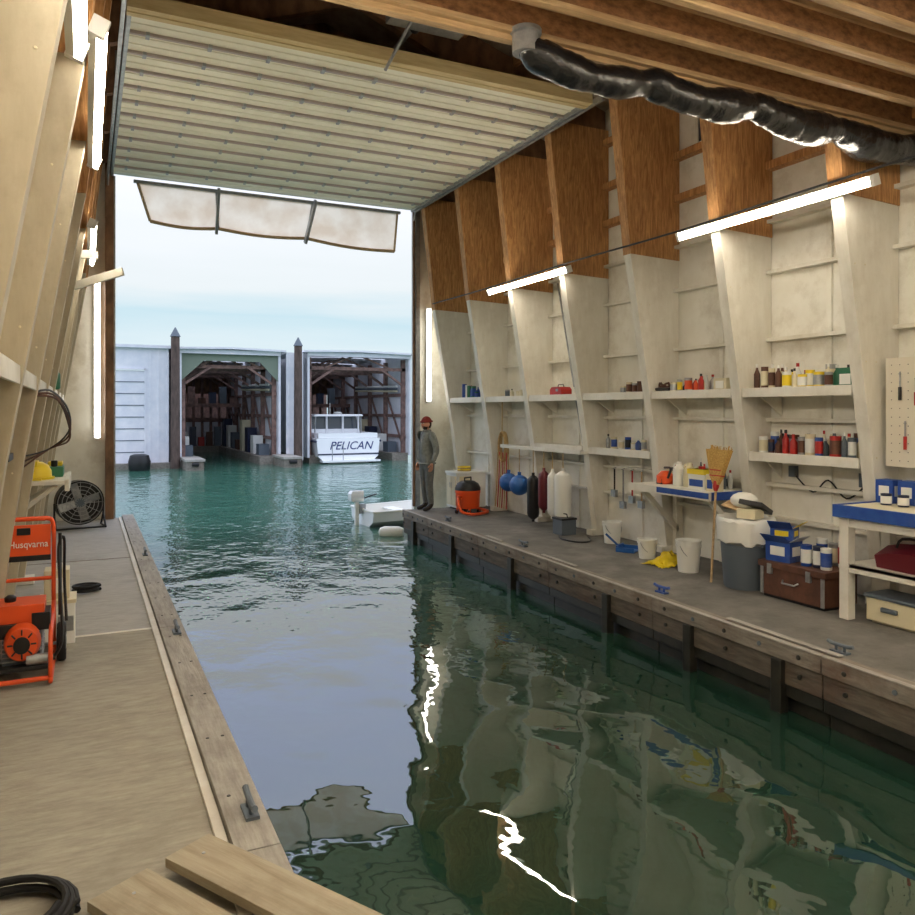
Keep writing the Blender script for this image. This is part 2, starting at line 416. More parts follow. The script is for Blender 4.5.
b.finish('floor_left_dock',bevel=.005)
EX=lambda y:4.95+(y-3.9)*.034
b=B()
YE=13.25
ys=[-3,0,2,4,6,8,10,12,YE]
b.prism([(EX(-3)+.12,-3),(EX(YE)+.12,YE),(7.0,YE),(7.0,-3)],-.12,0,DOCKR,axis='Z')
for i in range(len(ys)-1):
    a,c=ys[i],ys[i+1]-.01
    def seg(x0,x1,z0,z1,m,aa=a,cc=c):
        b.prism([(EX(aa)+x0,aa),(EX(cc)+x0,cc),(EX(cc)+x1,cc),(EX(aa)+x1,aa)],z0,z1,m,axis='Z')
    seg(.0,.13,-.13,.005,FACE); seg(.02,.12,-.32,-.135,FACE2); seg(.03,.12,-.42,-.325,WET)
    seg(-.004,.05,.0,.012,CURB)
    seg(.10,.45,-.60,-.12,WET)
    for k in range(5):
        yy=a+.2+k*(c-a)/5
        for z in (-.065,-.22):
            b.cyl((EX(yy)-.012 if z>-.1 else EX(yy)+.0,yy,z),(EX(yy)+.03,yy,z),.02,GREYC if k%2 else WET,8)
            if k%2: break
for yy in (4.35,5.4,6.7,8.9,10.9,12.6):
    b.box(EX(yy)-.03,EX(yy)+.06,yy,yy+.1,-.9,-.13,WET)
b.box(EX(YE)+.1,7.0,YE-.1,YE+.03,-.4,-.01,FACE)
b.finish('floor_right_dock',bevel=.005)
b=B(); b.box(-.8,7.0,-3,1.55,-.14,-.001+0,DOCKL); b.box(-.7,6.9,-2.9,1.5,-.6,-.14,WET); b.finish('floor_cross_dock',loc=(0,0,-.005))
for (a,c) in ((3.9,5.05),(7.5,8.3),(9.4,9.9)):
    b=B(); b.obox(((EX(a)+EX(c))/2+.10,(a+c)/2,.019),(.06,c-a,.014),(0,0,-.034),CURB); b.finish('rub_board',bevel=.004)
def cleat(x,y,z,rz=0,m=GALV):
    b=B(); b.box(-.03,.03,-.07,.07,0,.015,m)
    b.cyl((0,-.035,.01),(0,-.035,.055),.012,m,8); b.cyl((0,.035,.01),(0,.035,.055),.012,m,8)
    b.tube([(0,-.11,.07),(0,-.07,.06),(0,0,.058),(0,.07,.06),(0,.11,.07)],.015,m,8,sub=3)
    b.finish('dock_cleat',loc=(x,y,z),rot=(0,0,rz))
for y in (3.50,6.6,10.3): cleat(.66,y,.045,m=GREYC)
for y in (4.0,6.1,9.0,11.6): cleat(EX(y)+.22,y,.0,m=GREYC if y!=6.1 else BLUE)
# loose planks in the foreground
d=Vector((.51,-.86,0)); n=Vector((.86,.51,0))
def plk(p,w,L_,z,m,nm):
    b=B(); ang=math.atan2(d.y,d.x)-math.pi/2
    b.box(-w/2,w/2,-L_/2,L_/2,0,.038,m)
    for k in(-1,1): b.cyl((0,k*(L_/2-.1),.037),(0,k*(L_/2-.1),.041),.008,GALV,8)
    c=Vector(p)+d*L_/2; b.finish(nm,loc=(c.x,c.y,z),rot=(0,0,ang),bevel=.004)
plk((.37,3.28,0),.21,2.3,.048,PLANK,'wooden_plank')
plk((.11,3.20,0),.25,1.7,.004,PLANK,'wooden_plank')
# ---------------------------------------------------------------- lights
def fixture(x,y0,y1,z,face,end='box'):
    b=B()
    b.box(-.045,.045,0,y1-y0,.03,.07,LAMPM)
    b.box(-.05,.05,-.01,.03,-.01,.075,LAMPM); b.box(-.05,.05,y1-y0-.03,y1-y0+.01,-.01,.075,LAMPM)
    for k in (-.022,.022): b.cyl((k,.03,.012),(k,y1-y0-.03,.012),.017,TUBE,10)
    b.finish('fluorescent_light',loc=(x,y0,z),rot=(0,face,0))
for (a,c) in ((4.4,6.84),(9.08,11.46),(-.4,2.0)):  # last pair is out of view, added to extend the rows and brighten
    fixture(6.11,a,c,3.83,R(70)); 
    fixture(MX(6.11),a,c,3.83,R(-70))
fixture(-.01,1.9,4.25,3.62,R(-70))
for (x,y) in ((1.6,-.5),(3.4,-.5),(5.0,-.5),(3.1,1.2)):  # unseen lamps added under the loft to brighten the room
    fixture(x,y,y+2.4,4.33,0)
def vfix(x,y,z0,z1,nm='wall_tube_light'):
    b=B(); b.box(x-.05,x+.05,y,y+.05,z0,z1,LAMPM)
    for k in(-.022,.022): b.cyl((x+k,y-.012,z0+.03),(x+k,y-.012,z1-.03),.018,TUBE2,10)
    b.box(x-.055,x+.055,y-.03,y+.05,z0-.01,z0+.03,LAMPM); b.box(x-.055,x+.055,y-.03,y+.05,z1-.03,z1+.01,LAMPM)
    b.finish(nm)
vfix(6.33,14.44,2.0,3.95); vfix(.17,14.44,1.35,4.05)
b=B(); b.tube([(6.16,2,3.93),(6.17,4.4,3.95),(6.17,6.9,3.92),(6.16,9.1,3.94),(6.17,11.5,3.93),(6.17,13.9,3.95)],.012,BLACK,6,sub=4)
b.finish('power_cable')
# ---------------------------------------------------------------- shelves
def shelf(y0,y1,z,x0,x1,side=1,brk=True,nm='wall_shelf'):
    f=(lambda x:x) if side==1 else MX
    b=B(); b.box(*sorted((f(x0),f(x1))),y0,y1,z-.03,z,WHITE)
    b.box(*sorted((f(x0-.02),f(x0))),y0,y1,z-.09,z+.01,WHITE)
    for y in (y0+.1,y1-.13):
        b.prism([(f(x1),z-.03),(f(x0+.05),z-.03),(f(x1),z-.3)],y,y+.025,WHITE)
    b.finish(nm,bevel=.003)
for k in range(1,7):
    shelf(POSTY[k]+.15,POSTY[k+1]-.02,2.08,6.54,6.99)
    shelf(POSTY[k]+.15,POSTY[k+1]-.02,2.08,6.54,6.99,-1)
shelf(POSTY[0]+.15,POSTY[1]-.02,2.08,6.54,6.99,-1)
shelf(POSTY[1]+.15,POSTY[2]-.02,1.38,6.64,6.99)
shelf(POSTY[3]+.15,POSTY[4]-.02,1.30,6.64,6.99)
shelf(POSTY[4]+.15,POSTY[5]-.02,1.30,6.64,6.99)
def can(b,x,y,z,r,h,m,lab=None):
    b.lathe([(r*.96,0),(r,.004),(r,h*.97),(r*1.03,h*.975),(r*1.03,h),(r*.9,h),(r*.88,h-.006)],m,(x,y,z),14)
    if lab: b.lathe([(r*1.012,h*.15),(r*1.012,h*.8)],lab,(x,y,z),14)
def bottle(b,x,y,z,r,h,m,cap):
    b.lathe([(r*.9,0),(r,.01),(r,h*.6),(r*.4,h*.78),(r*.35,h*.86)],m,(x,y,z),12)
    b.lathe([(r*.42,h*.86),(r*.42,h)],cap,(x,y,z),10)
cols=[WPL,GALV,BLUE,RED,YELLOW,GREEN,CREAM,NAVY,ORANGE,GREYC]
def row(name,y0,y1,z,xs=(6.66,6.85),cols=cols,dens=.11,hmax=.2,side=1,pr=.85,hmin=.09):
    f=(lambda x:x) if side==1 else MX
    b=B(); 
    for j,x in enumerate(xs):
        y=y0+.05
        while y<y1-.05:
            r=random.uniform(.03,.055); h=random.uniform(hmin,hmax)
            y+=r
            if random.random()<pr:
                if random.random()<.55: can(b,f(x),y,z,r,h,random.choice(cols),random.choice(cols))
                else: bottle(b,f(x),y,z,r*.8,h*1.15,random.choice(cols),random.choice([BLACK,WPL,RED]))
            y+=r+random.uniform(.005,dens)
    b.finish(name)
row('paint_cans',5.16,6.18,2.08,xs=(6.62,6.75,6.89),cols=[WPL,GALV,CREAM,YELLOW,GREEN,BROWNC,WPL,CREAM],dens=.03,pr=.94,hmin=.13,hmax=.24)
row('spray_cans',4.96,6.22,1.38,xs=(6.70,6.82,6.93),dens=.02,pr=.95,hmin=.13,hmax=.24,cols=[NAVY,BLUE,RED,WPL,CREAM,GALV,GREYC,BROWNC])
row('assorted_bottles',6.95,7.58,2.08,dens=.08)
row('paint_tins',8.1,8.8,2.08,cols=[GALV,CREAM,BROWNC],hmax=.16,xs=(6.7,6.85))
row('paint_tins',9.45,9.9,2.08,cols=[GALV,CREAM,WPL,BLUE],hmax=.14,xs=(6.75,))
row('spray_cans',8.2,9.1,1.30,cols=[GALV,CREAM,WPL,BLUE,RED,BLACK],hmax=.18,xs=(6.82,),dens=.12)
row('storage_jars',12.6,13.5,2.08,cols=[BLUE,WPL,GREEN],hmax=.3,dens=.04)
row('glass_jars',11.1,12.0,2.08,cols=[GALV,CREAM,GREYC],hmax=.14,dens=.2,xs=(6.75,))
b=B(); b.box(6.62,6.86,6.6,6.8,2.08,2.22,CREAM); b.box(6.61,6.62,6.64,6.76,2.1,2.19,WPL); can(b,6.7,6.5,2.08,.07,.2,GREEN,WPL); b.finish('supply_box',bevel=.005)
b=B(); b.box(6.60,6.72,4.97,5.13,2.082,2.26,GREEN); b.box(6.595,6.60,4.99,5.11,2.1,2.2,WPL); b.cyl((6.66,5.05,2.26),(6.66,5.05,2.29),.02,BLACK,10); b.finish('green_fuel_can',bevel=.012)
# red tool box on shelf
b=B(); b.box(6.6,6.8,9.98,10.3,2.08,2.17,RED); b.prism([(9.98,2.17),(10.3,2.17),(10.25,2.21),(10.03,2.21)],6.6,6.8,RED,axis='X'); b.tube([(6.7,10.05,2.21),(6.7,10.07,2.25),(6.7,10.2,2.25),(6.7,10.22,2.21)],.008,BLACK,6)
b.box(6.59,6.6,10.06,10.12,2.14,2.18,GALV); b.finish('red_toolbox',bevel=.006)
b=B(); b.lathe([(.10,0),(.13,.03),(.13,.05),(.09,.06)],BLACK,(6.7,7.72,2.08)); b.tube([(6.7+.08*math.cos(a),7.72+.08*math.sin(a),2.12+.02*(i%5)) for i,a in enumerate([k*.5 for k in range(40)])],.012,BROWNC,6)
b.finish('extension_cord')
# fenders hung from lower shelf
def ballf(x,y,z,r,m):
    b=B(); b.ball((x,y,z),r,m,20); b.cyl((x,y,z+r*.9),(x,y,z+r+.05),.03,m,10)
    b.tube([(x,y,z+r+.04),(x,y,1.20)],.008,ROPE,6); b.finish('ball_fender')
def cylf(x,y,z0,z1,r,m):
    b=B(); h=z1-z0
    b.lathe([(.02,0),(r*.5,.02),(r*.9,.06),(r,.11),(r,h-.11),(r*.9,h-.06),(r*.5,h-.02),(.02,h)],m,(x,y,z0),18)
    b.cyl((x,y,z0-.03),(x,y,z0+.03),.025,m,8); b.cyl((x,y,z1-.02),(x,y,z1+.04),.025,m,8)
    b.tube([(x,y,z1+.03),(x,y,1.20)],.008,ROPE,6); b.finish('boat_fender')
ballf(6.49,11.42,.62,.16,FBLUE); ballf(6.49,11.06,.60,.17,FBLUE)
cylf(6.49,10.62,.08,.80,.10,BLACK); cylf(6.49,10.30,.26,.90,.09,MAROON); cylf(6.49,9.76,.16,.93,.13,WPL); cylf(6.49,10.05,.20,.90,.08,WPL)
b=B(); b.box(6.48,6.5,9.3,11.7,1.2,1.26,WHITE)
for y in(9.35,10.9,11.65): b.box(6.5,6.97,y-.02,y+.02,1.2,1.24,WHITE)
b.finish('fender_rail')
# coiled rope hanging by P2
b=B()
for i in range(5):
    b.tube([(6.62+.02*i,11.9+.12*math.sin(a)+.01*i,1.2+.26*math.cos(a)) for a in [k*2*math.pi/20 for k in range(20)]],.014,ROPE,6,closed=True)
for k in range(6): b.tube([(6.63,11.75+.06*k,1.1),(6.62,11.72+.07*k,.6),(6.60,11.7+.08*k,.12)],.01,ROPE if k%2 else RED,6,sub=3)
b.tube([(6.63,11.9,1.46),(6.66,11.95,2.0)],.01,ROPE,6)
b.finish('coiled_rope')
# long poles leaning in a bay, black cable hank
b=B()
for k in range(3): b.cyl((6.86,9.6+.08*k,1.32),(6.88,10.3+.1*k,3.9),.014,GALV if k else BLACK,8)
b.finish('boat_hook_poles')
b=B()
for k in range(4): b.tube([(6.84-.015*k,8.15+.07*math.sin(a)+.015*k,4.5+.35*math.cos(a)) for a in [i*2*math.pi/18 for i in range(18)]],.012,BLACK,6,closed=True)
b.cyl((6.78,8.17,4.84),(6.9,8.17,4.86),.012,GALV,6); b.finish('black_cable_hank')
b=B()
b.tube([(6.97,5.1,1.1),(6.95,5.3,.95),(6.93,5.5,1.12),(6.95,5.7,.98),(6.96,5.95,1.15)],.009,BLACK,6,sub=6); b.box(6.93,6.99,5.05,5.15,1.08,1.22,GREYC); b.box(6.93,6.99,5.92,6.0,1.12,1.24,GREYC)
b.finish('wall_outlet_cable')
b=B()
for (y,z,h,m) in ((8.4,1.0,.4,PLYX),(8.6,1.0,.35,RED),(8.8,1.0,.45,GALV),(9.0,1.0,.3,BLACK)):
    b.cyl((6.87,y,z),(6.87,y,z-h),.012,m,8); b.box(6.84,6.89,y-.05,y+.05,z-h-.1,z-h,GALV); b.cyl((6.84,y,z+.005),(6.9,y,z+.02),.006,GALV,6)
b.finish('hanging_tools')
# ---------------------------------------------------------------- blue topped bench
b=B()
b.box(6.22,6.98,6.46,7.84,.88,.92,BLUE); b.box(6.20,6.24,6.44,7.84,.84,.93,WHITE); b.box(6.195,6.20,6.44,7.3,.86,.925,BLUE); b.box(6.26,6.96,6.5,7.8,.84,.88,WHITE)
b.box(6.24,6.98,6.44,6.48,.84,.93,BLUE)
for y in (6.56,7.7):
    b.box(6.86,6.97,y,y+.07,.0,.84,WHITE); b.beam((6.34,y+.03,.84),(6.9,y+.03,.3),.06,.06,WHITE,up=(0,1,0))
b.box(6.24,6.98,6.47,7.83,.921,.924,WHITE)
b.finish('wall_bench',bevel=.004)
b=B(); b.lathe([(.09,0),(.11,.02),(.11,.1),(.05,.16)],ORANGE,(6.55,7.55,.925)); b.box(6.45,6.62,7.5,7.6,.925,.99,BLACK); b.tube([(6.5,7.45,1.0),(6.55,7.45,1.12),(6.6,7.62,1.12)],.015,BLACK,8,sub=3)
b.finish('orange_sander')
b=B()
for (y,m) in ((7.3,WPL),(7.12,CREAM)):
    b.lathe([(.07,0),(.075,.01),(.075,.2),(.03,.26),(.03,.29)],m,(6.55,y,.925)); b.tube([(6.5,y,1.12),(6.46,y,1.16),(6.49,y,1.20)],.012,m,6)
b.finish('chemical_jugs')
b=B(); b.box(6.4,6.6,6.72,6.98,.925,1.16,WPL); b.box(6.395,6.4,6.74,6.96,.96,1.04,BLUE); b.box(6.39,6.61,6.71,6.99,1.10,1.16,YELLOW); b.lathe([(.04,0),(.04,.03)],RED,(6.5,6.86,1.16)); b.finish('oil_jug',bevel=.012)
b=B(); b.box(6.35,6.5,6.52,6.64,.925,1.12,CREAM); b.box(6.345,6.35,6.54,6.62,.96,1.06,BLUE); b.box(6.38,6.47,6.54,6.62,1.12,1.14,WPL); b.finish('small_carton',bevel=.004)
row('bench_bottles',6.65,7.7,.925,xs=(6.70,6.82),dens=.03,hmin=.14,hmax=.34,cols=[WPL,CREAM,GREYC,WPL,RED],pr=.95)
# ---------------------------------------------------------------- floor items right
def bucket(x,y,r,h,m=WPL):
    b=B(); b.lathe([(r*.82,0),(r*.98,h*.8),(r*1.04,h*.8),(r*1.04,h*.86),(r,h*.86),(r*1.05,h),(r*.96,h),(r*.8,.02),(.001,.02)],m,seg=24)
    b.tube([(r*1.02*math.cos(a),-.02-r*1.03*abs(math.sin(a))*.6,h*.85-r*1.1*abs(math.sin(a))) for a in [k*math.pi/12 for k in range(13)]],.004,GALV,6)
    b.finish('plastic_bucket',loc=(x,y,0))
bucket(6.32,7.62,.12,.24); bucket(6.22,6.78,.14,.36); bucket(6.60,8.7,.13,.3)
b=B()
b.prism([(-.13,0),(.13,0),(.13,.012),(-.13,.012)],-.12,.12,FBLUE); b.box(-.13,.13,.10,.12,0,.08,FBLUE); b.box(-.14,-.125,-.12,.12,0,.06,FBLUE); b.box(.125,.14,-.12,.12,0,.06,FBLUE); b.cyl((0,.12,.05),(0,.3,.2),.015,FBLUE,8)
b.finish('dustpan',loc=(6.4,8.1,0),rot=(0,0,.6))
def crumple(name,c,sx,sy,sz,m,seed=1):
    rd=random.Random(seed); b=B(); n=18; vs=[];fs=[]
    for i in range(n+1):
        for j in range(n+1):
            u=i/n*2-1; v=j/n*2-1; rr=math.sqrt(u*u+v*v)
            h=max(0,1-rr*.85)*(.5+.8*rd.random()); k=.8+.25*rd.random()
            vs.append((u*sx*k,v*sy*k,max(.004,h*sz)))
    for i in range(n):
        for j in range(n): fs.append((i*(n+1)+j,(i+1)*(n+1)+j,(i+1)*(n+1)+j+1,i*(n+1)+j+1))
    b.add(vs,fs,m); return b.finish(name,loc=c,ang=60)
crumple('yellow_tarp_bundle',(6.3,7.2,0),.28,.2,.16,YELLOW,3)
b=B(); b.tube([(6.55,9.2,.013),(6.45,9.0,.013),(6.3,8.85,.013),(6.15,8.9,.013),(6.1,9.2,.013),(6.25,9.5,.013)],.012,BLACK,8,sub=6); b.finish('floor_hose')
b=B(); b.box(6.3,6.55,9.5,9.75,0,.22,GREYC); b.box(6.29,6.56,9.49,9.76,.22,.25,BLACK); b.tube([(6.43,9.55,.25),(6.43,9.57,.30),(6.43,9.68,.30),(6.43,9.70,.25)],.01,BLACK,6); b.finish('battery_box',bevel=.01)
# broom
b=B(); p0=Vector((6.04,6.24,0)); p1=Vector((6.16,6.29,1.02))
b.cyl(p0,p1,.013,PLYX,8); b.M=Matrix.Translation(p1)@Euler((0,.12,0)).to_matrix().to_4x4()
b.lathe([(.02,-.05),(.035,0),(.03,.06)],RED)
b.loft([[(-.03*w,-.03*s,z),(.03*w,-.03*s,z),(.03*w,.03*s,z),(-.03*w,.03*s,z)] for (w,s,z) in ((.6,1.2,.02),(1,2.4,.10),(1.1,4,.25),(1.2,5.5,.40))],STRAW,closed=True)
for k in range(60):
    yy=random.uniform(-.15,.15); b.cyl((0+random.uniform(-.02,.02),yy*.4,.15),(random.uniform(-.035,.035),yy*1.15,random.uniform(.39,.45)),.004,STRAW,5)
for z in(.11,.17): b.loft([[(-.034,-.08,z+q),(.034,-.08,z+q),(.034,.08,z+q),(-.034,.08,z+q)] for q in(0,.012)],RED,closed=True)
b.finish('straw_broom')
# trash can
b=B(); b.lathe([(.21,0),(.22,.02),(.265,.66),(.285,.66),(.285,.70),(.25,.70),(.24,.64),(.001,.62)],GREYC,seg=32)
n=32; secs=[]
rd=random.Random(2)
for z,r in((.48,.275),(.6,.285),(.70,.298),(.735,.28),(.72,.22),(.69,.1)):
    secs.append([( (r+rd.uniform(-.008,.012))*math.cos(2*math.pi*k/n),(r+rd.uniform(-.008,.012))*math.sin(2*math.pi*k/n),z+rd.uniform(-.035,.02)*(1 if z<.7 else .6)) for k in range(n)])
b.loft(secs,WPL,closed=True,caps=True)
for k in(-1,1): b.box(-.05,.05,k*.26-.02,k*.26+.02,.45,.5,GREYC)
b.finish('trash_can',loc=(6.22,5.93,0))
b=B(); b.obox((6.28,5.85,.84),(.34,.24,.05),(.1,.35,.4),BLACK); b.obox((6.2,6.02,.86),(.3,.22,.012),(.2,-.25,.2),PLYX); b.ball((6.22,5.95,.90),(.13,.15,.09),WPL,14); b.obox((6.2,5.85,.78),(.2,.2,.1),(0,0,.3),CREAM)
b.finish('scrap_waste',bevel=.004)
# wooden chest
b=B(); b.box(6.08,6.52,4.86,5.6,.03,.30,BROWNC); b.box(6.06,6.54,4.84,5.62,.30,.36,BROWNC); b.box(6.1,6.5,4.88,5.58,0,.03,BLACK)
for y in(5.0,5.45): b.box(6.05,6.08,y,y+.05,.24,.34,GALV)
b.tube([(6.08,5.15,.2),(6.04,5.17,.18),(6.04,5.31,.18),(6.08,5.33,.2)],.01,GALV,6)
b.box(6.07,6.08,4.86,4.9,.03,.3,GALV); b.box(6.07,6.08,5.56,5.6,.03,.3,GALV)
b.finish('wooden_chest',bevel=.006)
def carton(name,x,y,z,sx,sy,sz,rz,m,m2,openf=True):
    b=B(); b.box(-sx/2,sx/2,-sy/2,sy/2,0,sz,m); b.box(-sx/2-.003,-sx/2,-sy*.3,sy*.3,sz*.3,sz*.75,m2); b.box(-sx*.3,sx*.3,-sy/2-.003,-sy/2,sz*.3,sz*.75,m2)
    if openf:
        b.obox((-sx/2-.05,0,sz+.03),(.12,sy,.005),(0,.7,0),m); b.obox((0,-sy/2-.04,sz+.03),(sx,.1,.005),(-.6,0,0),m2)
    b.finish(name,loc=(x,y,z),rot=(0,0,rz),bevel=.003)
carton('blue_carton',6.22,5.44,.362,.22,.26,.20,.15,BLUE,WPL); carton('blue_carton',6.23,5.44,.575,.18,.22,.12,.4,BLUE,YELLOW)
b=B()
for k,(m,l) in enumerate(((BLUE,WPL),(NAVY,WPL),(WPL,BLUE))): can(b,6.2+.03*(k%2),5.16-.11*k,.362,.05,.2,m,l)
b.finish('paint_tins')
b=B()
for k,(m,l) in enumerate(((WPL,BLUE),(GALV,CREAM),(WPL,RED))): can(b,6.44+.02*(k%2),5.18-.12*k,.362,.05,.24-.03*(k%2),m,l)
b.finish('varnish_tins')
# blue workbench
b=B()
WY0=3.42
b.box(6.02,6.72,WY0,4.70,.94,1.0,BLUE); b.box(6.0,6.03,WY0-.02,4.72,.90,1.01,BLUE); b.box(6.02,6.72,4.69,4.72,.90,1.01,BLUE)
b.box(6.04,6.70,WY0+.02,4.68,1.0,1.003,CREAM)
for x in(6.04,6.6):
    for y in (WY0+.04,4.59): b.box(x,x+.09,y,y+.09,0,.94,WHITE)
b.box(6.05,6.68,WY0+.05,4.66,.46,.49,WHITE); b.box(6.05,6.08,WY0+.05,4.66,.42,.49,WHITE); b.box(6.05,6.08,WY0+.1,4.6,.82,.90,WHITE)
b.finish('blue_workbench',bevel=.005)
for (y,x) in ((4.60,6.6),(4.40,6.62),(4.20,6.6)):
    carton('jar_carton',x,y,1.005,.15,.16,.21,.05,BLUE,WPL,False)
b=B()
for k in range(3): can(b,6.42,4.5-.16*k,1.005,.045,.10,NAVY,WPL); 
b.finish('varnish_tins')
b=B(); b.loft([[(6.12+.03*abs(t),4.1+t*.3-.0,.495),(6.12,4.1+t*.3,.6+.05*(1-t*t)),(6.3,4.1+t*.3,.72-.05*t*t),(6.5,4.1+t*.3,.6),(6.5,4.1+t*.3,.495)] for t in(-1,-.6,0,.6,1)],MAROON,closed=True); b.tube([(6.2,3.95,.68),(6.2,4.0,.76),(6.2,4.2,.76),(6.2,4.25,.68)],.012,BLACK,6,sub=3); b.finish('tool_bag')
row('solvent_cans',3.5,3.78,.492,xs=(6.2,6.4),hmax=.28)
b=B(); b.box(6.15,6.45,4.05,4.5,.02,.22,CREAM); b.box(6.13,6.47,4.03,4.52,.22,.25,GREYC); b.box(6.12,6.15,4.2,4.35,.12,.16,GREYC); b.box(6.18,6.42,4.08,4.47,0,.02,CREAM); b.finish('storage_tote',bevel=.01)
# pegboard with tools
b=B(); b.box(6.70,6.72,3.55,4.70,1.33,2.33,PEG); b.box(6.72,6.89,3.6,3.66,1.33,2.33,WHITE); b.box(6.72,6.89,4.6,4.66,1.33,2.33,WHITE)
for i in range(14):
    for j in range(12): b.box(6.698,6.70,3.6+i*.08,3.608+i*.08,1.38+j*.08,1.388+j*.08,BLACK)
b.finish('pegboard')
b=B()
for k,(y,z) in enumerate(((4.55,2.2),(4.4,2.15),(4.25,2.2),(4.1,2.15),(4.5,1.75),(4.3,1.78))):
    b.cyl((6.68,y,z),(6.68,y,z-.14),.008,GALV,6); b.cyl((6.68,y,z-.14),(6.68,y,z-.26),.015,[BLACK,RED,BROWNC][k%3],8); b.cyl((6.66,y,z-.02),(6.697,y,z-.02),.004,GALV,6)
b.finish('hand_tools')
# shop vacuum
b=B(); 
b.lathe([(.19,.10),(.21,.13),(.22,.36),(.23,.38),(.23,.42)],ORANGE,seg=28); b.lathe([(.23,.42),(.23,.46),(.19,.54),(.12,.58),(.05,.59)],BLACK,seg=28)
for a in range(4):
    x,y=.2*math.cos(a*1.57+.78),.2*math.sin(a*1.57+.78); b.cyl((x,y-.015,.04),(x,y+.015,.04),.04,BLACK,12); b.cyl((x,y,.05),(x*.9,y*.9,.12),.02,ORANGE,8)
b.tube([(-.22,0,.3),(-.36,-.05,.3),(-.42,-.15,.1),(-.3,-.3,.04),(0,-.36,.04),(.25,-.25,.04),(.3,0,.06)],lambda t:.026+.003*math.sin(t*300),ORANGE,10,sub=14)
b.tube([(-.1,0,.58),(-.1,0,.64),(.1,0,.64),(.1,0,.58)],.014,BLACK,8)
b.finish('shop_vacuum',loc=(6.15,12.3,0),rot=(0,0,.5))
# white cabinet with clutter
b=B(); b.box(6.15,6.75,12.75,13.2,.04,.66,WPL); b.box(6.13,6.77,12.73,13.22,.66,.70,WPL); b.box(6.2,6.7,12.8,13.15,0,.04,BLACK)
b.box(6.135,6.15,12.78,12.96,.08,.62,CREAM); b.box(6.135,6.15,12.98,13.17,.08,.62,CREAM); b.cyl((6.125,12.94,.4),(6.125,12.94,.5),.006,GALV,6); b.cyl((6.125,13.0,.4),(6.125,13.0,.5),.006,GALV,6)
b.box(6.2,6.43,12.735,12.745,.1,.62,CREAM)
b.finish('white_cabinet',bevel=.008)
b=B(); 
for k in range(4): b.tube([(6.4+.12*math.cos(a),12.95+.12*math.sin(a),.715+.022*k) for a in [i*2*math.pi/18 for i in range(18)]],.012,YELLOW if k%2 else ROPE,6,closed=True)
b.finish('coiled_line')
# ---------------------------------------------------------------- left side items
PW=empty('pressure_washer',(-.405,6.15,0)); PW.scale=(.86,.95,1)
b=B()
for s in(-1,1):
    x=.22*s
    b.tube([(x,-.32,.05),(x,-.3,.03),(x,.28,.05),(x,.30,.2),(x,.24,.62),(x,.22,1.0),(x*.8,.22,1.06)],.017,ORANGE,10,sub=5)
    b.tube([(x,-.32,.05),(x,-.34,.12),(x,-.28,.34),(x,.1,.38),(x,.26,.44)],.017,ORANGE,10,sub=5)
b.tube([(-.18,.22,1.06),(.18,.22,1.06)],.017,ORANGE,10)
b.cyl((-.22,-.32,.05),(.22,-.32,.05),.017,ORANGE,10); b.cyl((-.22,.28,.06),(.22,.28,.06),.017,ORANGE,10); b.cyl((-.22,.24,.62),(.22,.24,.62),.014,ORANGE,10)
b.cyl((-.3,.26,.13),(.3,.26,.13),.012,GALV,10)
b.finish('frame',parent=PW)
b=B()
for s in(-1,1):
    b.M=Matrix.Translation((.28*s,.26,.14))@Euler((0,R(90),0)).to_matrix().to_4x4()
    b.lathe([(.07,-.03),(.13,-.035),(.14,-.02),(.14,.02),(.13,.035),(.07,.03)],RUBBER,seg=28); b.lathe([(.03,-.04),(.075,-.03),(.075,.03),(.03,.04)],GALV,seg=20)
b.M=Matrix.Identity(4)
b.finish('wheels',parent=PW)
b=B(); b.box(-.2,.2,-.28,.22,.10,.13,BLACK); b.box(-.12,.14,-.2,.12,.13,.34,GREYC)
for k in range(6): b.box(-.14,.16,-.21,.13,.15+k*.03,.158+k*.03,GALV)
b.lathe([(.13,0),(.13,.03),(.11,.09),(.05,.10)],ORANGE,(.02,-.18,.28),24,rot=(R(90),0,0)); b.lathe([(.05,.1),(.06,.12),(.02,.125)],BLACK,(.02,-.18,.28),16,rot=(R(90),0,0))
for k in range(8): 
    a=k*math.pi/4; b.obox((.02+.08*math.cos(a),-.275,.28+.08*math.sin(a)),(.04,.01,.012),(0,-a,0),BLACK)
b.box(-.17,.17,-.16,.14,.38,.52,ORANGE); b.lathe([(.04,0),(.045,.03),(.02,.045)],BLACK,(-.08,0,.52),16); b.box(.08,.21,-.165,.05,.34,.46,BLACK)
b.box(-.19,-.02,-.2,-.1,.3,.40,BLACK)
b.finish('engine',parent=PW,bevel=.01)
b=B(); b.box(-.16,.1,-.1,.08,.135,.2,BLACK); b.cyl((.05,-.26,.17),(.2,-.26,.17),.035,GALV,12); b.cyl((.2,-.26,.17),(.25,-.26,.17),.02,BLACK,10)
b.tube([(.24,-.26,.17),(.3,-.28,.3),(.28,-.1,.6),(.26,.18,.85),(.3,.24,.9),(.3,.3,.6),(.32,.2,.3)],.012,BLACK,8,sub=6)
b.cyl((.27,.2,.35),(.27,.2,.95),.014,BLACK,8); b.finish('pump_and_hose',parent=PW)
b=B(); b.box(-.2,.2,.19,.21,.76,1.02,ORANGE); b.box(-.05,.05,.18,.19,.95,1.0,BLACK); b.box(-.2,.2,.185,.19,.76,.80,BLACK); b.finish('label_panel',parent=PW,bevel=.006)
text('label_lettering','Husqvarna',.068,(0.035,.185,.88),(R(90),0,0),WPL,PW)
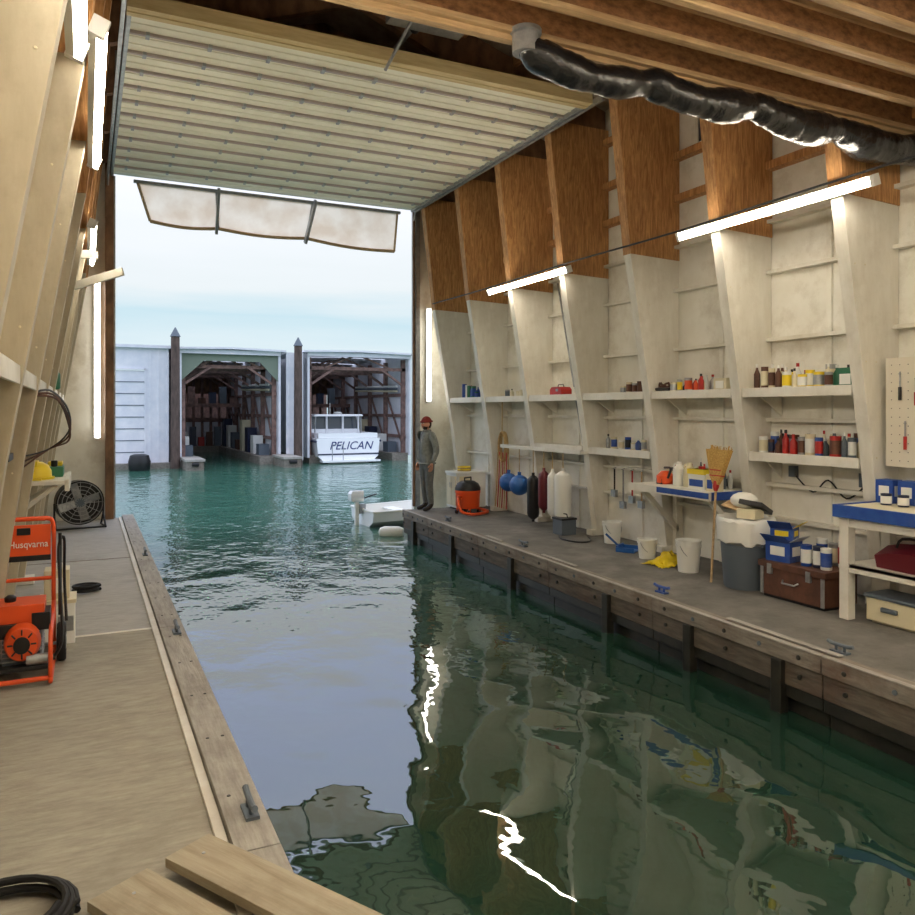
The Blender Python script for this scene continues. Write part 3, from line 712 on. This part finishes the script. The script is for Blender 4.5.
# white cans/boxes behind washer
b=B(); b.box(-.33,-.08,6.82,7.1,0,.32,WPL); b.box(-.34,-.07,6.81,7.11,.32,.35,CREAM); b.box(-.2,-.09,6.815,6.82,.1,.22,GALV); b.finish('white_crate',bevel=.012)
b=B(); b.box(-.30,-.12,6.85,7.05,.352,.58,CREAM); b.lathe([(.035,0),(.035,.04)],WPL,(-.2,6.95,.58)); b.box(-.25,-.15,6.84,6.85,.4,.52,WPL); b.finish('plastic_jerrycan',bevel=.02)
def coil(name,x,y,z,R0,n,r,m):
    b=B(); pts=[]
    for i in range(n*24):
        a=i*2*math.pi/24; k=i/24
        pts.append((x+(R0-.018*(k%3))*math.cos(a),y+(R0-.018*(k%3))*math.sin(a)*.95,z+r+(k/n)*n*r*.9))
    b.tube(pts,r,m,8); b.finish(name)
coil('hose_coil',.0,8.7,0,.13,4,.014,RUBBER); coil('hose_coil',-.28,3.15,0,.25,6,.013,RUBBER)
# left wall mid shelf with hard hat
b=B(); b.box(-.79,-.16,7.95,8.95,1.16,1.2,WHITE); b.box(-.18,-.14,7.95,8.95,1.10,1.21,WHITE); b.beam((-.25,8.05,1.15),(-.75,8.05,.75),.04,.05,WHITE,up=(0,1,0)); b.beam((-.25,8.85,1.15),(-.75,8.85,.75),.04,.05,WHITE,up=(0,1,0))
b.finish('left_work_shelf',bevel=.004)
b=B(); b.lathe([(.15,.0),(.155,.02),(.13,.02),(.125,.08),(.10,.13),(.05,.16),(.005,.165)],YELLOW,seg=24); b.box(-.05,.05,-.2,-.12,.0,.015,YELLOW); b.box(-.015,.015,-.12,.12,.12,.17,YELLOW)
b.finish('hard_hat',loc=(-.42,8.2,1.202))
b=B(); b.box(-.35,-.2,8.38,8.75,1.202,1.3,GREEN); b.cyl((-.28,8.43,1.3),(-.28,8.43,1.36),.03,BLACK,10); b.box(-.34,-.21,8.5,8.7,1.3,1.34,YELLOW); b.finish('tackle_box',bevel=.008)
row('left_shelf_jars',4.95,6.15,2.08,xs=(6.62,6.8),side=-1,cols=[BLUE,WPL,FBLUE,GREYC]); row('left_shelf_jars',8.1,9.2,2.08,side=-1,xs=(6.62,),cols=[BLUE,GREEN,WPL,GREYC])
b=B(); b.lathe([(.06,0),(.07,.02),(.07,.17),(.05,.2),(.05,.23)],GREEN,(-.33,9.7,2.082),18); b.lathe([(.053,.23),(.053,.25)],BLACK,(-.33,9.7,2.082)); b.finish('glass_jar')
b=B()
for k in range(3): b.tube([(-.4,6.3,1.95),(-.25+.02*k,6.6,2.0-.03*k),(-.14,7.2,1.86-.05*k),(-.14,7.6,1.66-.04*k),(-.3,7.8,1.5),(-.5,7.5,1.45-.05*k)],.008,BROWNC if k else BLACK,8,sub=6)
b.finish('hanging_hose')
b=B(); b.loft([[( -.62,y,1.35),(-.45-.04*q,y,1.4),(-.42-.04*q,y,1.75),(-.5,y,1.95),(-.64,y,1.9)] for y,q in((5.05,1),(5.15,0),(5.35,0),(5.45,1))],RED,closed=True); b.box(-.43,-.40,5.1,5.4,1.55,1.59,BLACK); b.box(-.43,-.40,5.1,5.4,1.68,1.72,BLACK); b.cyl((-.6,5.25,1.9),(-.6,5.25,2.0),.01,GALV,6); b.finish('life_vest')
b=B(); b.beam((-.5,10.05,3.15),(.38,9.6,3.44),.04,.09,WHITE); b.beam((-.6,9.7,3.62),(.12,9.7,3.62),.04,.09,WHITE); b.beam((-.6,10.0,3.55),(-.1,9.98,3.30),.04,.07,WHITE); b.box(-.62,-.56,9.55,10.5,3.05,3.75,WHITE); b.box(-.79,-.6,9.6,9.7,3.1,3.7,WHITE); b.finish('wall_bracket',bevel=.004)
# drum fan
b=B()
b.M=Matrix.Translation((0,0,.40))@Euler((R(90),0,0)).to_matrix().to_4x4()
b.lathe([(.33,-.12),(.345,-.13),(.345,.13),(.33,.12),(.325,0)],BLACK,seg=36)
for rr in (.08,.14,.20,.26,.32): b.tube([(rr*math.cos(a),rr*math.sin(a),.13) for a in [k*2*math.pi/32 for k in range(32)]],.005,GALV,5,closed=True)
for k in range(12): a=k*math.pi/6; b.cyl((.05*math.cos(a),.05*math.sin(a),.13),(.33*math.cos(a),.33*math.sin(a),.13),.004,GALV,5)
b.lathe([(.07,-.1),(.07,.1)],GREYC,seg=16)
for k in range(4):
    a=k*math.pi/2+.3; b.obox((.18*math.cos(a),.18*math.sin(a),.03),(.24,.13,.01),(.45,0,a),GALV)
b.M=Matrix.Identity(4)
for s in(-1,1): b.tube([(.35*s,-.2,.02),(.35*s,0,.2),(.35*s,0,.40)],.015,BLACK,8); b.tube([(.35*s,.2,.02),(.35*s,0,.2)],.015,BLACK,8); b.cyl((.35*s,-.22,.015),(.35*s,.22,.015),.015,BLACK,8)
b.cyl((-.35,-.2,.015),(.35,-.2,.015),.012,BLACK,8)
b.finish('drum_fan',loc=(-.1,13.5,-.003),rot=(0,0,.15))
# ---------------------------------------------------------------- skiff with outboard
def hull(b,L_,W,H,m,inner,rake=.3):
    secs=[];ins=[]
    for i in range(13):
        t=i/12; w=W/2*(1-max(0,(t-.35)/.65)**2.2*.97); z0=.0+max(0,t-.6)**2*H*1.8; sh=H*(1+.35*t*t); x=t*L_
        secs.append([(x,-w,sh),(x,-w*.92,z0+(sh-z0)*.45),(x,-w*.6,z0+.06),(x,0,z0),(x,w*.6,z0+.06),(x,w*.92,z0+(sh-z0)*.45),(x,w,sh)])
        wi=max(.01,w-.04); ins.append([(x+.03,-wi,sh-.0),(x+.03,-wi*.8,z0+.14),(x+.03,0,z0+.12),(x+.03,wi*.8,z0+.14),(x+.03,wi,sh)])
    b.loft(secs,m,caps=False); b.loft(ins,inner,caps=True)
    b.add(secs[0],[tuple(range(7))],m)
    for s in(0,6): b.tube([q[s] for q in secs],.025,inner,8)
    b.cyl(secs[0][0],secs[0][6],.025,inner,8)
SK=empty('skiff',(5.2,15.35,WZ-.06),(0,0,.06))
b=B(); hull(b,3.0,1.25,.38,GEL,WPL); b.box(.7,.95,-.55,.55,.3,.33,WPL); b.box(1.6,1.85,-.5,.5,.32,.35,WPL); b.finish('hull',parent=SK,loc=(0,0,0))
b=B(); b.loft([[(-.28+.03*k,-.1*q,z),(.0,-.12*q,z),(.0,.12*q,z),(-.28+.03*k,.1*q,z)] for k,q,z in((1,.8,.55),(0,1,.6),(0,1,.72),(1.5,.8,.78))],GEL,closed=True)
b.box(-.16,-.08,-.04,.04,-.1,.55,WPL); b.box(-.08,.06,-.07,.07,.3,.5,GALV); b.cyl((0,0,.6),(.35,.05,.68),.018,BLACK,8); b.box(-.25,-.05,-.06,.06,-.12,-.08,WPL); b.finish('outboard_motor',parent=SK,loc=(0,0,0),bevel=.02)
b=B(); b.lathe([(.02,-.25),(.08,-.22),(.11,-.14),(.11,.14),(.08,.22),(.02,.25)],WPL,seg=18); b.finish('mooring_float',loc=(5.25,13.75,WZ+.07),rot=(R(90),0,R(60)))
# ---------------------------------------------------------------- person
def skinmesh(name,V,E,mats,matfn,parent,sub=2,loc=(0,0,0),rot=(0,0,0)):
    me=bpy.data.meshes.new(name+'_s'); me.from_pydata([v[:3] for v in V],E,[])
    o=bpy.data.objects.new(name+'_s',me); sc.collection.objects.link(o)
    sk=o.modifiers.new('skin','SKIN'); 
    for i,v in enumerate(V):
        rr=v[3]; me.skin_vertices[0].data[i].radius=(rr,rr)
        me.skin_vertices[0].data[i].use_root=(i==0)
    sk.use_smooth_shade=True
    sb=o.modifiers.new('sub','SUBSURF'); sb.levels=sub; sb.render_levels=sub
    bpy.context.view_layer.update()
    dg=bpy.context.evaluated_depsgraph_get(); m2=bpy.data.meshes.new_from_object(o.evaluated_get(dg)); bpy.data.objects.remove(o)
    m2.materials.clear()
    for m in mats: m2.materials.append(m)
    for p in m2.polygons: p.use_smooth=True; p.material_index=matfn(p.center)
    ob=bpy.data.objects.new(name,m2); sc.collection.objects.link(ob); ob.parent=parent; ob.location=loc; ob.rotation_euler=rot
    return ob
PS=empty('standing_man',(5.66,13.0,.0),(0,0,R(190)))
V=[(0,0,.93,.135),(0,0,1.06,.135),(.01,0,1.22,.15),(0,0,1.36,.12),(-.005,0,1.45,.062),(.01,0,1.52,.052),
   (-.005,.13,1.385,.085),(-.01,.205,1.33,.072),(-.05,.25,1.10,.056),(.03,.235,.90,.043),
   (-.005,-.13,1.385,.085),(-.01,-.205,1.33,.072),(-.05,-.25,1.10,.056),(.03,-.235,.90,.043),
   (0,.09,.84,.105),(.02,.10,.49,.075),(0,.105,.28,.068),(-.02,.11,.10,.055),(.06,.12,.05,.046),(.17,.13,.035,.036),
   (0,-.09,.84,.105),(-.01,-.10,.49,.075),(-.03,-.105,.28,.068),(-.05,-.11,.10,.055),(.03,-.12,.05,.046),(.14,-.13,.035,.036)]
E=[(0,1),(1,2),(2,3),(3,4),(4,5),(3,6),(6,7),(7,8),(8,9),(3,10),(10,11),(11,12),(12,13),(0,14),(14,15),(15,16),(16,17),(17,18),(18,19),(0,20),(20,21),(21,22),(22,23),(23,24),(24,25)]
def mf(c):
    if c.z>1.47: return 3
    if c.z>.86: return 0
    if c.z>.13: return 1
    return 2
skinmesh('body',V,E,[JACKET,PANTS,BOOT,SKIN],mf,PS)
# hem, collar
b=B(); b.tube([(.155*math.cos(a)*.98,.165*math.sin(a),.87) for a in [k*2*math.pi/24 for k in range(24)]],.014,JACKET,8,closed=True)
b.tube([(.062*math.cos(a),.065*math.sin(a),1.47) for a in [k*2*math.pi/20 for k in range(20)]],.02,JACKET,8,closed=True)
b.tube([(.152,0,.9),(.158,0,1.15),(.14,0,1.35),(.07,0,1.46)],.004,BLACK,6,sub=4); b.finish('jacket_trim',parent=PS,loc=(0,0,0))
for s in (1,-1):
    H=[(0,0,0,.026),(0,0,-.045,.03),(.0,0,-.085,.03)]; Eh=[(0,1),(1,2)]
    for i,(off,l) in enumerate(((.03,.07),(.010,.08),(-.011,.074),(-.031,.058))):
        k=len(H); H+=[(off,0,-.10,.0105),(off+.004,-.012*s,-.10-l*.5,.0095),(off+.004,-.03*s,-.10-l*.9,.0085)]; Eh+=[(2,k),(k,k+1),(k+1,k+2)]
    k=len(H); H+=[(.035,-.008*s,-.05,.012),(.052,-.02*s,-.08,.011),(.052,-.03*s,-.105,.0095)]; Eh+=[(1,k),(k,k+1),(k+1,k+2)]
    skinmesh('hand_'+('l' if s==1 else 'r'),H,Eh,[SKIN],lambda c:0,PS,sub=1,loc=(.037,s*.233,.885),rot=(0,R(-14),0))
# head
b=B(); bm2=bmesh.new(); bmesh.ops.create_icosphere(bm2,subdivisions=4,radius=1)
vs=[];
for v in bm2.verts:
    x,y,z=v.co; sx,sy=.098,.076
    if z<0: sx*=1-.22*z*z; sy*=1-.38*z*z
    X=x*sx; Y=y*sy; Zz=z*.118
    if x>.5 and z<0: X+=.008*(-z)
    if x>.55 and -.05<z<.2: X-=.006*math.exp(-((abs(y)-.38)/.15)**2)
    if x>.8 and -.5<z<-.35: X+=.004
    vs.append((X,Y,Zz))
fs=[tuple(v.index for v in f.verts) for f in bm2.faces]; bm2.free()
b.add(vs,fs,SKIN)
b.loft([[(.088,-.008,.012),(.088,.008,.012),(.086,0,.02)],[(.10,-.009,-.008),(.10,.009,-.008),(.106,0,.0)],[(.112,-.014,-.028),(.112,.014,-.028),(.124,0,-.022)],[(.098,-.014,-.036),(.098,.014,-.036),(.102,0,-.038)]],SKIN,closed=True)
for s in(-1,1):
    b.ball((.083,.029*s,.008),(.011,.014,.009),WPL,12); b.ball((.093,.029*s,.008),(.003,.006,.006),INK,10)
    b.ball((.085,.029*s,.026),(.010,.02,.004),HAIR,10)
    b.ball((-.005,.077*s,-.005),(.018,.009,.032),SKIN,12,rot=(0,.2,0))
b.ball((.093,0,-.056),(.008,.024,.005),RED,10)
b.finish('head',parent=PS,loc=(.015,0,1.595))
b=B()
def shell(b,fn,keep,m):
    bm2=bmesh.new(); bmesh.ops.create_icosphere(bm2,subdivisions=4,radius=1); vs=[fn(v.co) for v in bm2.verts]
    fs=[tuple(v.index for v in f.verts) for f in bm2.faces if keep(f.calc_center_median())]; bm2.free(); b.add(vs,fs,m)
shell(b,lambda c:(c.x*.102*(1-.18*c.z*c.z if c.z<0 else 1),c.y*.082*(1-.3*c.z*c.z if c.z<0 else 1),c.z*.128),lambda c:c.z<-.38 and c.x>.1 and not(abs(c.y)<.3 and -.56<c.z<-.40 and c.x>.7),HAIR)
shell(b,lambda c:(c.x*.103,c.y*.082,c.z*.123),lambda c:c.x<-.05 and c.z>-.6,HAIR)
b.finish('beard_and_hair',parent=PS,loc=(.015,0,1.595))
b=B(); shell(b,lambda c:(c.x*.112-.004,c.y*.093,c.z*.135+.006),lambda c:c.z>.22,BEANIE)
b.tube([(.109*math.cos(a)-.004,.091*math.sin(a),.042-.006*math.cos(a)) for a in [k*2*math.pi/28 for k in range(28)]],.016,BEANIE,8,closed=True)
b.finish('knit_beanie',parent=PS,loc=(.015,0,1.595))
# ---------------------------------------------------------------- far boathouses
FY=34
def corr(b,x0,x1,y,z0,z1,m,p=.3,d=.04):
    n=int(round((x1-x0)/p)); 
    for i in range(n):
        a=x0+(x1-x0)*i/n; w=(x1-x0)/n
        b.box(a,a+w,y,y+.05,z0,z1,m); b.box(a+w*.4,a+w*.6,y-d,y,z0,z1,m)
b=B(); corr(b,-6,-1.2,FY,-.4,4.4,BWHITE); corr(b,2.2,3.2,FY,-.4,4.4,BWHITE); b.box(-1.2,2.2,FY,FY+.05,3.5,4.4,BWHITE)
for i in range(8): b.box(-1.15,2.15,FY+.02,FY+.06,-.35+i*.48,.11+i*.48,BWHITE); b.box(-1.15,2.15,FY+.0,FY+.03,-.37+i*.48,-.34+i*.48,GREYC)
b.box(-1.25,-1.15,FY-.05,FY+.05,-.4,3.55,GREYC); b.box(2.15,2.2,FY-.05,FY+.05,-.4,3.55,BWHITE); b.box(-1.25,2.25,FY-.05,FY+.05,3.5,3.55,BWHITE)
b.box(-6,3.3,FY-.15,FY+14,4.4,4.52,BWHITE); b.box(3.1,3.2,FY,FY+14,-.4,4.4,BWHITE); b.box(-6,-5.9,FY,FY+14,-.4,4.4,BWHITE); b.box(-6.2,3.2,FY-.5,FY,-.75,-.32,FACE)
b.finish('boathouse')
def bay(x0,x1,zt,tarp):
    b=B(); D_=13
    b.box(x0,x0+.1,FY,FY+D_,-.3,zt,BWHITE); b.box(x1-.1,x1,FY,FY+D_,-.3,zt,BWHITE)
    xm=(x0+x1)/2
    for (ya,yb) in ((FY-.2,FY+3.2),(FY+3.8,FY+8.0),(FY+8.6,FY+D_)):  # gaps between roof strips added to let skylight onto the framing
        b.prism([(x0-.2,zt),(xm,zt+.06),(x1+.2,zt),(x1+.2,zt+.08),(xm,zt+.14),(x0-.2,zt+.08)],ya,yb,BWHITE)
    b.box(x0,x1,FY-.05,FY+.03,zt-.16,zt+.02,BWHITE)
    if tarp: b.prism([(x0+.1,zt-.15),(x1-.1,zt-.15),(x1-.1,zt-1.3),(x1-.9,zt-.45),(x0+1.0,zt-.45),(x0+.1,zt-1.3)],FY+.1,FY+.15,TARP)
    for k in range(6):
        y=FY+.4+k*2.4
        for x in(x0+.2,x1-.2): b.box(x-.09,x+.09,y,y+.18,-.6,zt-.2,REDW)
        b.box(x0+.1,x1-.1,y,y+.12,zt-.75,zt-.6,REDW)
        b.beam((x0+.3,y,zt-1.4),(x0+1.4,y,zt-.65),.1,.1,REDW,up=(0,1,0)); b.beam((x1-.3,y,zt-1.4),(x1-1.4,y,zt-.65),.1,.1,REDW,up=(0,1,0))
        b.beam((xm,y,zt-.02),(x0+.9,y,zt-.65),.08,.08,REDW,up=(0,1,0)); b.beam((xm,y,zt-.02),(x1-.9,y,zt-.65),.08,.08,REDW,up=(0,1,0))
    for x in (x0+.16,x1-.2):
        for z in (.5,1.5,2.5): b.box(x,x+.06,FY+.3,FY+D_,z,z+.15,REDW)
        for k in range(5): b.beam((x+.03,FY+.5+k*2.4,0),(x+.03,FY+2.7+k*2.4,2.5),.06,.1,REDW)
    b.box(x0,x1,FY+D_,FY+D_+.1,-.2,1.15,BWHITE); b.box(x0,x1,FY+D_-.05,FY+D_+.1,1.15,1.4,REDW); b.box(x0,x1,FY+D_,FY+D_+.1,2.0,2.15,REDW); b.box(x0,x1,FY+D_,FY+D_+.1,2.8,zt,DARKW)
    b.box(x0,x1,FY+D_+1.2,FY+D_+1.3,-.3,3.2,REDW)
    for k in range(9): x=x0+.2+k*(x1-x0-.4)/8; b.box(x-.07,x+.07,FY+D_-.1,FY+D_,-.3,zt,REDW)
    b.box(x0+.1,x1-.1,FY+9,FY+9.3,2.0,2.2,REDW)
    for k in range(7):
        xx=x0+.5+k*(x1-x0-1)/6; b.box(xx-.2,xx+.15,FY+9,FY+9.4,2.2,2.5+.3*((k*7)%3),[NAVY,GREYC,REDW,BROWNC][k%4])
    b.box(x0+.1,x0+.9,FY+.1,FY+D_,-.8,-.2,FACE); b.box(x1-.9,x1-.1,FY+.1,FY+D_,-.8,-.2,FACE); b.box(x0+.1,x1-.1,FY+D_-1.5,FY+D_,-.8,-.2,FACE)
    for i in range(6): b.box(x0+.9+i*.45,x0+1.22+i*.45,FY+D_-1.3,FY+D_-.9,-.2,.3+.3*(i%3),[GREYC,WPL,NAVY,RED,BROWNC,GREYC][i])
    for s_,xa in ((1,x0+.25),(-1,x1-.25)):
        for k in range(8):
            yy=FY+1.2+k*1.4; h=.5+.35*((k*5)%4); b.box(*sorted((xa,xa+s_*.45)),yy,yy+.7,-.2,-.2+h,[GREYC,WPL,NAVY,CREAM,BROWNC][k%5])
    for s_,xa in ((1,x0+.12),(-1,x1-.12)):
        for k in range(3): b.cyl((xa+s_*.2,FY+1,3.0-.12*k),(xa+s_*.3,FY+7,3.1-.1*k),.05,[WPL,GREYC,CREAM][k],8)
    return b.finish('boathouse')
bay(3.5,7.75,4.4,True); bay(8.95,13.95,4.45,False)
b=B(); corr(b,7.97,8.73,FY-.1,-.4,4.4,BWHITE,p=.25); b.box(7.97,8.73,FY-.05,FY+12,4.35,4.4,BWHITE); b.finish('boathouse_partition')
def pile(x,y,zt):
    b=B(); b.lathe([(.20,-1.6),(.19,-.4),(.17,zt-.02),(.17,zt)],PILE,(x,y,0),18); b.lathe([(.21,zt),(.2,zt+.03),(.02,zt+.38)],GREYC,(x,y,0),18); b.finish('mooring_piling')
pile(3.28,33.3,4.85); pile(8.35,33.3,4.65); pile(13.9,33.3,4.4)
for (x0,x1) in((3.55,4.2),(7.4,8.1)):
    b=B(); b.box(x0,x1,31.8,33.9,-.7,-.15,FACE); b.box(x0-.05,x1+.05,31.75,33.9,-.2,-.1,CURB); b.cyl((x0+.2,31.7,-.3),(x1-.2,31.7,-.3),.08,RUBBER,10); b.finish('finger_dock',bevel=.01)
b=B(); b.lathe([(.25,-.2),(.4,0),(.42,.3),(.35,.55),(.2,.6)],BLACK,seg=20); b.box(-.3,.3,-.25,.25,-.3,-.1,BLACK); b.finish('mooring_buoy',loc=(1.9,32.9,-.5))
# cabin cruiser
BT=empty('cabin_cruiser',(10.75,33.6,WZ-.25))
b=B(); secs=[]
Lb,W=8.5,3.0
for i in range(15):
    t=i/14; w=W/2*(1-max(0,(t-.4)/.6)**2.3*.97); z0=max(0,t-.7)**2*4; sh=1.35+.55*t*t; y=t*Lb
    secs.append([(-w,y,sh),(-w*.94,y,z0+.55),(-w*.75,y,z0+.3),(0,y,z0),(w*.75,y,z0+.3),(w*.94,y,z0+.55),(w,y,sh)])
b.loft(secs,GEL,caps=False); b.add(secs[0],[tuple(range(7))],GEL)
b.loft([[q[0],(q[0][0]*.95,q[0][1],q[0][2]+.02),(q[6][0]*.95,q[6][1],q[6][2]+.02),q[6]] for q in secs],GEL,caps=True)
for s in(0,6): b.tube([(q[s][0]*1.01,q[s][1],q[s][2]-.12) for q in secs],.05,NAVY,8)
b.box(-1.35,1.35,-.5,0,.32,.40,GEL); b.box(-W/2*.96,W/2*.96,-.03,.0,.62,.68,NAVY)
b.finish('hull',parent=BT,loc=(0,0,0))
b=B()
def frus(b,x,y0,y1,z0,z1,xt,yt0,yt1,m):
    b.loft([[(-x,y0,z0),(x,y0,z0),(x,y1,z0),(-x,y1,z0)],[(-xt,yt0,z1),(xt,yt0,z1),(xt,yt1,z1),(-xt,yt1,z1)]],m,closed=True)
frus(b,1.3,2.2,6.6,1.4,1.75,1.25,2.2,6.4,GEL); frus(b,1.2,2.25,6.2,1.75,2.35,1.08,2.3,5.6,GLASSD); frus(b,1.22,1.5,5.7,2.35,2.45,1.15,1.5,5.5,GEL)
for x in(-1.18,-.4,.4,1.18): b.box(x-.05,x+.05,2.15,2.3,1.4,2.36,GEL)
for y in(2.3,3.5,4.7): 
    for s in(-1,1): b.beam((s*1.22,y,1.75),(s*1.12,y,2.36),.05,.12,GEL)
b.finish('cabin',parent=BT,loc=(0,0,0),bevel=.03)
b=B(); b.box(-1.4,-1.3,.1,2.3,1.38,1.6,GEL); b.box(1.3,1.4,.1,2.3,1.38,1.6,GEL); b.box(-1.4,1.4,.05,.15,1.38,1.6,GEL)
for s in(-1,1):
    b.cyl((s*1.15,1.6,1.4),(s*1.1,1.6,2.38),.03,GALV,8)
    b.tube([(s*1.4,3.0,1.6),(s*1.38,3.0,2.0),(s*1.1,5.5,2.15),(s*.3,8.1,2.4)],.02,GALV,6,sub=4)
b.cyl((0,3,2.45),(0,3,3.0),.02,WPL,8); b.lathe([(.2,0),(.22,.05),(.15,.12)],WPL,(0.4,3,2.45))
b.tube([(-.9,-.45,.4),(-.9,-.45,1.1),(-.4,-.45,1.1),(-.4,-.45,.4)],.02,GALV,6); b.finish('rails_and_gear',parent=BT,loc=(0,0,0))
text('transom_lettering','PELICAN',.52,(0.1,-.012,1.02),(R(90),0,0),INK,BT,.3)
# ---------------------------------------------------------------- world
w=bpy.data.worlds.new('World'); sc.world=w; w.use_nodes=True; N=w.node_tree.nodes; L=w.node_tree.links
bg=N['Background']; tc=N.new('ShaderNodeTexCoord'); sx=N.new('ShaderNodeSeparateXYZ'); L.new(tc.outputs['Generated'],sx.inputs[0])
nz=N.new('ShaderNodeTexNoise'); nz.inputs['Scale'].default_value=3; nz.inputs['Detail'].default_value=5
mp=N.new('ShaderNodeMapping'); mp.inputs['Scale'].default_value=(1,1,9); L.new(tc.outputs['Generated'],mp.inputs[0]); L.new(mp.outputs[0],nz.inputs['Vector'])
ma=N.new('ShaderNodeMath'); ma.operation='MULTIPLY_ADD'; ma.inputs[1].default_value=.09; L.new(nz.outputs['Fac'],ma.inputs[0]); L.new(sx.outputs['Z'],ma.inputs[2])
cr=N.new('ShaderNodeValToRGB'); L.new(ma.outputs[0],cr.inputs[0])
e=cr.color_ramp.elements; SK_=3.0
def sc_(c,k=1.0): 
    q=lin(c); return (q[0]*k/SK_,q[1]*k/SK_,q[2]*k/SK_,1)
e[0].position=0; e[0].color=sc_((160,190,200)); e[1].position=1; e[1].color=sc_((214,220,238),2.6)
for p,c,k in ((.05,(212,234,242),1),(.12,(224,241,248),1),(.16,(206,233,244),1),(.2,(238,246,250),1),(.32,(242,245,252),1.12),(.40,(202,213,246),1.9),(.6,(206,214,240),2.6)):
    q=e.new(p); q.color=sc_(c,k)
L.new(cr.outputs[0],bg.inputs[0]); bg.inputs[1].default_value=SK_
# ---------------------------------------------------------------- camera
cd=bpy.data.cameras.new('camera'); cam=bpy.data.objects.new('camera',cd); sc.collection.objects.link(cam)
cam.location=(0,0,1.85); cam.rotation_euler=(R(90),0,R(-25.8)); cd.sensor_width=36; cd.lens=768/915*36; cd.shift_y=-47.5/915; cd.clip_end=600
sc.camera=cam
